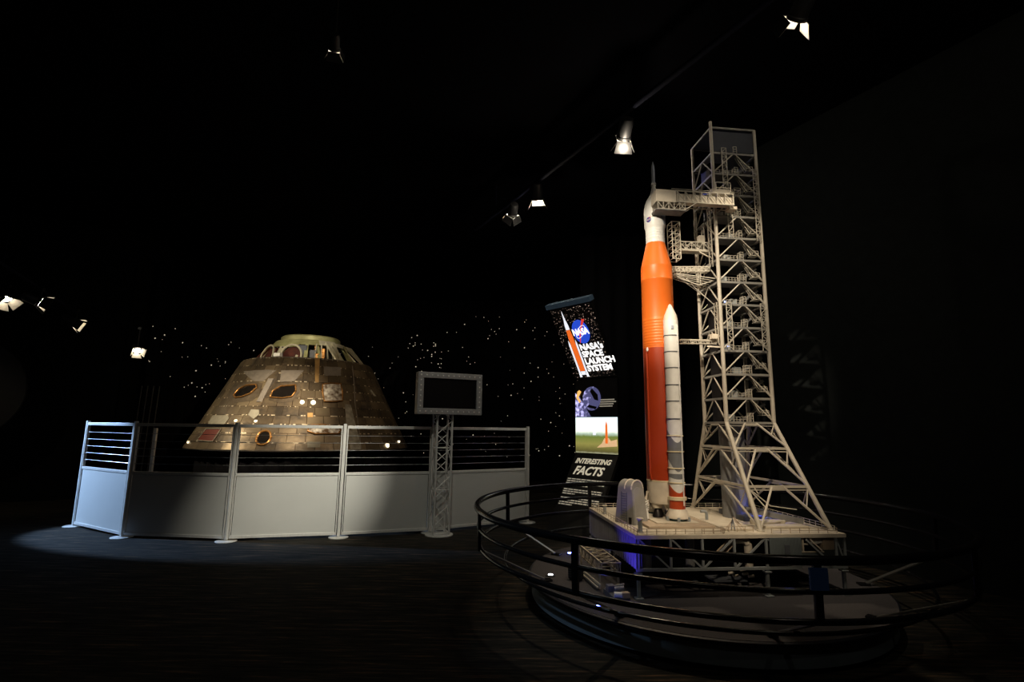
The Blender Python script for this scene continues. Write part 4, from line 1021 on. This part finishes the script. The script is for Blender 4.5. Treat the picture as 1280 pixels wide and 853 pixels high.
# feed line down the side of the core
for a in (R(212), R(-8)):
    K_(MB().tube([(.165 * cos(a), .165 * sin(a), Q(2.40)), (.182 * cos(a), .182 * sin(a), Q(2.36)), (.182 * cos(a), .182 * sin(a), Q(1.2)), (.166 * cos(a), .166 * sin(a), Q(1.12))], .010, 8), 'feed_line', 'red')
K_(MB().lathe([(.008, Q(2.385)), (.012, Q(2.405)), (.004, Q(2.425))], (.17 * cos(R(212)), .17 * sin(R(212)), 0), 8), 'feed_line_cap', 'white')
# hold-down frame under the core
# boosters
SB = V((1.586, 5.122, DZ)) - RC
def booster(off, spin):
    bo = K_(MB().lathe([(.0715, Q(.865)), (.0715, Q(2.675))], (off.x, off.y, 0), 36), 'side_booster', 'white')
    c = lambda prof, nm, mt, cap=True, n=36: K_(MB().lathe(prof, (off.x, off.y, 0), n, cap=cap), nm, mt, bo)
    c([(.0715, Q(2.673)), (.060, Q(2.735)), (.016, Q(2.838)), (.004, Q(2.85))], 'nose_cone', mat('booster_nose', (.78, .72, .62), .45))
    for z in (2.522, 2.36, 2.2, 2.033, 1.876):
        c([(.074, Q(z) - .005), (.0762, Q(z) - .004), (.0762, Q(z) + .004), (.074, Q(z) + .005)], 'segment_band', 'band', False)
    for z in (1.706, 1.544, 1.395, 1.24, 1.107):
        c([(.074, Q(z) - .005), (.080, Q(z) - .004), (.080, Q(z) + .003), (.074, Q(z) + .005)], 'stiffener_ring', 'yellow' if z < 1.6 else 'band', False)
    c([(.0745, Q(.945)), (.086, Q(.948)), (.086, Q(.975)), (.0745, Q(.98))], 'attach_ring', 'yellow', False)
    # swoosh decals: grey over white, red at the foot
    def sw(z_lo, z_hi, m_, dip, nm, th=.0012, up=0.):
        a0 = R(-190) + spin; a1 = R(10) + spin; n = 24
        mm = MB(); vs = []
        for rr in (.0717, .0717 + th):
            for top in (0, 1):
                for k in range(n + 1):
                    f = k / n; a = a0 + (a1 - a0) * f; s = sin(pi * f) ** 2
                    z = (z_lo + dip * s) if not top else (z_hi + up * s)
                    vs.append((off.x + rr * cos(a), off.y + rr * sin(a), Q(z)))
        cc = n + 1; fs = []
        for k in range(n): fs += [(k, cc + k, cc + k + 1, k + 1), (2 * cc + k, 2 * cc + k + 1, 3 * cc + k + 1, 3 * cc + k), (k, k + 1, 2 * cc + k + 1, 2 * cc + k), (cc + k, 3 * cc + k, 3 * cc + k + 1, cc + k + 1)]
        mm.add(vs, fs); K_(mm, nm, m_, bo)
    sw(1.33, 1.60, 'swoosh', -.12, 'grey_swoosh', up=-.12)
    sw(.868, 1.09, 'swooshr', 0, 'red_swoosh', up=-.075)
    sw(1.16, 1.19, 'swoosh', -.02, 'thin_grey_stripe')
    a = R(-58) + spin
    K_(MB().bar((off.x + .079 * cos(a), off.y + .079 * sin(a), Q(.90)), (off.x + .079 * cos(a), off.y + .079 * sin(a), Q(2.63)), .009, .014), 'cable_tunnel', 'white', bo, False)
    K_(MB().box((off.x + .074 * cos(R(-95)), off.y + .074 * sin(R(-95)), Q(2.60)), (.02, .014, .035)), 'booster_fitting', 'bluegrey', bo, False)
    c([(.0725, Q(.867)), (.080, Q(.86)), (.100, Q(.815)), (.108, Q(.80)), (.108, Q(.785))], 'flared_skirt', 'cream')
    c([(.088, Q(.79)), (.086, Q(.763))], 'nozzle_ring', 'teal')
    for k in range(6):
        aa = k * pi / 3 + .3; K_(MB().tube([(off.x + .11 * cos(aa), off.y + .11 * sin(aa), Q(.763)), (off.x + .11 * cos(aa), off.y + .11 * sin(aa), Q(.80))], .014, 8), 'hold_down_post', 'steelgrey', bo)
    return bo
booster(SB, 0)
booster(V((-.030, .21, 0)), pi)
# aft service mast (white flared tangle left of the engines)
tm = thing('service_mast', (1.30, 5.20, DZ + .036), 'short white service mast with lattice bracket beside the rocket engines', 'service mast')
m = MB().lathe([(.035, 0), (.03, .05), (.018, .09)], n=14); K_(m, 'mast_foot', 'white', tm)
m = MB()
for k in range(5): m.bar((0, 0, .05 + k * .025), (.04, .03, .08 + k * .02), .008); m.bar((-.03, .01 * k, .03 + .02 * k), (.03, 0, .04 + .02 * k), .007)
K_(m, 'mast_clamps', 'white', tm, False)
lattice((-.06, .02, .19), (.03, .06, .12), (0, 0, 1), .035, 'bracket_lattice', 4, 'steelgrey', .006, tm)
K_(MB().bar((-.06, .02, 0), (-.06, .02, .19), .01), 'bracket_post', 'steelgrey', tm, False)

# ------------------------------------------------------------------ small lattice ramp and machinery by the left wall
rp = thing('lattice_gangway', (.84, 5.17, HP), 'pale boxed lattice gangway lying along the purple-lit corrugated wall of the platform', 'model gangway', None, R(8))
def RR(mb, name, m='timber'): return mb.build(name, m, rp)
w2, l2 = .085, .36
for (sx, z) in ((-1, .14), (1, .14), (-1, .23), (1, .23)):
    RR(MB().bar((sx * w2, -l2, z), (sx * w2, l2, z), .012), 'gangway_chord')
m = MB()
for k in range(7):
    y = -l2 + k * 2 * l2 / 6
    m.bar((-w2, y, .23), (w2, y, .23), .009); m.bar((-w2, y, .14), (w2, y, .14), .007)
    if k < 6: m.bar((-w2, y, .23), (w2, y + l2 / 3, .23), .006)
RR(m, 'cross_braces')
for sx in (-1, 1):
    m = MB()
    for k in range(12):
        y = -l2 + k * l2 / 6; m.bar((sx * w2, y, .14), (sx * w2, y, .23), .007); m.bar((sx * w2, y, .14 if k % 2 else .23), (sx * w2, y + l2 / 6, .23 if k % 2 else .14), .006)
    RR(m, 'side_lattice')
for sx in (-1, 1):
    for y in (-.3, .3): RR(MB().bar((sx * w2, y, 0), (sx * w2, y, .14), .014), 'leg')
RR(MB().bar((-.13, .3, .05), (-.10, -.36, .05), .016).bar((-.15, .3, .03), (-.12, -.36, .03), .012), 'lower_pipe_run', 'cream')
mc = thing('machinery_cluster', (.90, 4.60, HP), 'small bluish mechanical cluster of drums and blocks beneath the platform\'s left corner', 'model machinery', None, R(10))
def C_(mb, name, m, s=False): return mb.build(name, m, mc, s, .002 if not s else 0)
C_(MB().box((0, .02, .02), (.13, .28, .04)), 'base', 'band')
C_(MB().tube([(-.06, -.08, .06), (.0, -.10, .06)], .022, 14), 'drum', 'white', True)
C_(MB().tube([(-.02, 0, .07), (.05, -.03, .085)], .026, 14), 'drum', 'bits', True)
C_(MB().box((.03, -.10, .06), (.06, .05, .04)), 'block', 'decktan'); C_(MB().box((-.03, .08, .065), (.06, .07, .05)), 'block', 'bits')
C_(MB().bar((-.05, .14, .05), (.05, -.02, .12), .012), 'arm', 'cream')

# ------------------------------------------------------------------ overhead pipe and spotlights
pa, pb = V((3.5, 1.9, 5.45)), V((-.75, 9.8, 5.45))
pp = thing('lighting_pipe', (pa + pb) / 2, 'long dark blue pipe running diagonally under the black ceiling above the rocket', 'lighting pipe')
off = (pa + pb) / 2
MB().tube([pa - off, pb - off], .035, 12).build('pipe', 'pipe', pp, smooth=True)
for f in (.1, .5, .9): q = pa.lerp(pb, f) - off; MB().bar(q, q + V((0, 0, .55)), .015).build('hanger', 'pipe', pp)
pa2, pb2 = V((-7.2, 6.9, 3.85)), V((-9.2, 10.9, 3.85))
p2 = thing('lighting_pipe', (pa2 + pb2) / 2, 'thin dark pipe carrying the spotlights at the far left', 'lighting pipe')
off2 = (pa2 + pb2) / 2
MB().tube([pa2 - off2, pb2 - off2], .025, 10).build('pipe', 'pipe', p2, smooth=True)
for f in (.1, .9): q = pa2.lerp(pb2, f) - off2; MB().bar(q, q + V((0, 0, 2.15)), .012).build('hanger', 'pipe', p2)

def spotlight(loc, target, label, drop=.25, s=1., roll=0., doors=(1, 1, 1, 1), es=45):
    loc = V(loc); t = thing('stage_spotlight', loc, label, 'spotlight', 'black stage spotlights with barn doors')
    d = (V(target) - loc).normalized(); up = V((0, 0, 1)); x = d.cross(up).normalized(); y = x.cross(d)
    m3 = M((x, y, -d)).transposed() @ M.Rotation(roll, 3, 'Z')
    def tr(mb): mb.v = [tuple(m3 @ V(v)) for v in mb.v]; return mb
    tr(MB().lathe([(.02 * s, .26 * s), (.07 * s, .25 * s), (.085 * s, .2 * s), (.085 * s, .04 * s), (.095 * s, .03 * s), (.095 * s, 0)], n=24)).build('housing', 'lamp', t, smooth=True)
    K['_l'] = mat('lens', (1, 1, 1), .3, emit=(1, .88, .7), es=es)
    tr(MB().lathe([(.075 * s, -.001 * s), (.05 * s, -.010 * s), (.01 * s, -.014 * s)], n=20)).build('lens', K['_l'], t, smooth=True)
    a = .09 * s; dl = .13 * s; sp = .065 * s
    for k in range(4):
        if not doors[k]: continue
        q = M.Rotation(k * pi / 2, 3, 'Z')
        pr = [q @ V(v) for v in ((-a, a, -.002), (a, a, -.002), (a * 1.25, a + sp, -dl), (-a * 1.25, a + sp, -dl))]
        nrm = (pr[1] - pr[0]).cross(pr[2] - pr[1]).normalized() * .003 * s
        dr_ = tr(MB().prism(pr, nrm)).build('barn_door', 'lamp', t)
        pr2 = [q @ V(v) for v in ((-a * .95, a - .001, -.006), (a * .95, a - .001, -.006), (a * 1.2, a + sp * .95, -dl * .95), (-a * 1.2, a + sp * .95, -dl * .95))]
        sg_ = -1 if nrm.dot(q @ V((0, -1, 0))) > 0 else 1
        pr2 = [v + (q @ V((0, -.005, 0))) for v in pr2]
        tr(MB().prism(pr2, nrm.normalized() * .001)).build('pale_door_lining', 'door', dr_)
    MB().tube([V((0, 0, .0)), V((0, 0, drop))], .012, 8).box((0, 0, drop), (.07, .05, .05)).build('yoke', 'lamp', t, smooth=False)
    return t
HANG = 5.45
def on_pipe(z): return HANG - z - .065
spotlight((2.46, 4.05, 5.17), (2.15, 7.2, 3.3), 'spotlight nearest the camera, large open barn doors near the top right of the photo', on_pipe(5.17), .95, doors=(1, 1, 0, 1), es=60)
spotlight((1.36, 6.03, 5.2), (1.15, 9.0, 3.2), 'bright spotlight hanging above and left of the rocket tip', on_pipe(5.2), 1.0)
spotlight((.38, 7.85, 5.2), (.62, 9.4, 3.0), 'spotlight third along the diagonal pipe, showing two lit barn door flaps', on_pipe(5.2), 1.0, doors=(1, 1, 0, 1), es=160)
spotlight((-.02, 8.45, 5.2), (-.6, 12.4, 3.0), 'small spotlight showing only a diamond-shaped outline at the far end of the pipe', on_pipe(5.2), .9, R(45), doors=(1, 1, 1, 1), es=160)
spotlight((-1.76, 4.53, 5.2), (-3.0, 8.5, 3.2), 'faint single spotlight near the ceiling above the capsule', .6, .6, es=90)
spotlight((-8.39, 8.43, 3.6), (-6.2, 8.2, .6), 'leftmost spotlight cut by the photo\'s left edge', .22, 1.0, es=12)
spotlight((-8.0, 8.62, 3.6), (-5.5, 11.5, 2.2), 'second spotlight from the left, with V-shaped lit barn doors', .22, 1.0, es=25)
spotlight((-8.75, 10.27, 3.55), (-6.0, 12.0, 2.0), 'lower spotlight of the far left cluster with one lit flap', .27, .95, es=25)
spotlight((-8.15, 11.25, 3.15), (-5.6, 9.2, 1.0), 'small round spotlight glowing at the wall left of the capsule', .5, .85, es=20)

# faint round display at far left
gl = thing('round_display', (-10.55, 9.95, 0), 'large dark faint round display at the far left edge', 'display')
MB().tube([(0, 0, 2.2), (0, .10, 2.2)], 1.0, 64).build('disc', 'gallery', gl, smooth=True)
MB().box((0, .05, .6), (.3, .25, 1.2)).build('stand', 'blackmatt', gl)
gl.rotation_euler = (0, 0, R(28.7))

# ------------------------------------------------------------------ lights
def spot(name, loc, tgt, e, ang, blend, c=(1, .82, .58), size=.06):
    l = bpy.data.lights.new(name, 'SPOT'); l.energy = e; l.spot_size = R(ang); l.spot_blend = blend; l.color = c; l.shadow_soft_size = size
    o = bpy.data.objects.new(name, l); col.objects.link(o); o.location = loc
    o.rotation_euler = (V(tgt) - V(loc)).to_track_quat('-Z', 'Y').to_euler(); return o
def near(loc, tgt, d=.16): l = V(loc); return l + (V(tgt) - l).normalized() * d
WARM = (1, .80, .54)
# rocket, tower and deck
spot('rocket_key', (-1.3, 1.2, 4.9), (1.5, 5.3, 3.15), 1750, 21, .9, (1, .86, .66), .05)
spot('rocket_low', (0.9, 0.9, 4.9), (1.8, 5.25, 1.5), 720, 27, .7, (1, .80, .56), .05)
spot('tower_key', near((2.46, 4.05, 5.17), (1.9, 5.4, 3.0)), (2.3, 5.4, 2.2), 200, 56, .7, (1, .84, .62), .05)
spot('model_back', (1.0, 6.3, 5.3), (1.7, 5.3, .8), 190, 50, .7, WARM, .04)
# capsule
spot('capsule_key', (-2.6, 5.2, 5.3), (-4.85, 10.9, 1.75), 3300, 21, 1., (1, .84, .60), .05)
spot('capsule_top', (-2.9, 5.4, 5.3), (-4.8, 12.0, 3.5), 900, 13, .8, (1, .88, .66), .05)
spot('capsule_right', (.5, 5.0, 5.3), (-4.2, 11.5, 1.9), 360, 34, .7, (1, .72, .42), .05)
spot('capsule_left', near((-8.0, 8.62, 3.6), (-5.8, 11.5, 2.2)), (-5.8, 11.5, 2.0), 260, 60, .6, (1, .84, .56), .04)
# barrier
spot('barrier_key', (.8, 3.6, 5.2), (-2.95, 7.8, .85), 1750, 21, 1., (1, .95, .80), .05)
spot('barrier_right', (-.6, 3.4, 5.2), (-1.3, 8.6, 1.0), 130, 36, .8, (.95, .95, .82), .05)
spot('barrier_cool', (-9.9, 8.16, 2.7), (-6.15, 8.12, .66), 1500, 31, .35, (.40, .62, 1), .04)  # added unseen lamp, set in line with the second panel to leave it unlit
def point(name, loc, e, c, s=.02):
    l = bpy.data.lights.new(name, 'POINT'); l.energy = e; l.color = c; l.shadow_soft_size = s
    o = bpy.data.objects.new(name, l); col.objects.link(o); o.location = loc
# added fill points for lamp spill, two of them away from any fixture
for k, q in enumerate([(3.2, 2.0, 5.0), (1.38, 5.95, 5.02), (.42, 7.9, 5.02), (.5, 1.0, 4.9)]): point('lamp_spill', q, 12, (1, .86, .66), .04)
spot('plinth_cool_wash', (-3.4, 2.2, 4.6), (.45, 4.35, .1), 120, 15, .9, (.6, .8, 1), .05)  # added unseen cool spot that lifts the left of the plinth
# blue wash
spot('plinth_blue', (.72, 4.32, .26), (1.02, 4.70, .60), 14, 44, .8, (.10, .06, 1), .01)
point('plinth_blue_back', (.675, 6.14, .27), .12, (.2, .25, 1))
point('tower_foot_blue', (2.60, 5.25, .86), .25, (.2, .25, 1))
spot('tower_top_blue', (.6, 8.9, 5.6), (2.2, 5.6, 4.7), 60, 20, .8, (.2, .25, 1), .05)
spot('left_floor', (-11, 6.5, 5.2), (-9.8, 10.6, 0), 60, 40, .7, (1, .8, .55), .05)

w = bpy.data.worlds.new('world'); sc.world = w; w.use_nodes = True
w.node_tree.nodes['Background'].inputs[0].default_value = (.6, .7, 1, 1); w.node_tree.nodes['Background'].inputs[1].default_value = .02
sc.view_settings.view_transform = 'Standard'; sc.view_settings.look = 'None'; sc.view_settings.gamma = 1; sc.view_settings.exposure = 0
sc.view_settings.use_curve_mapping = False
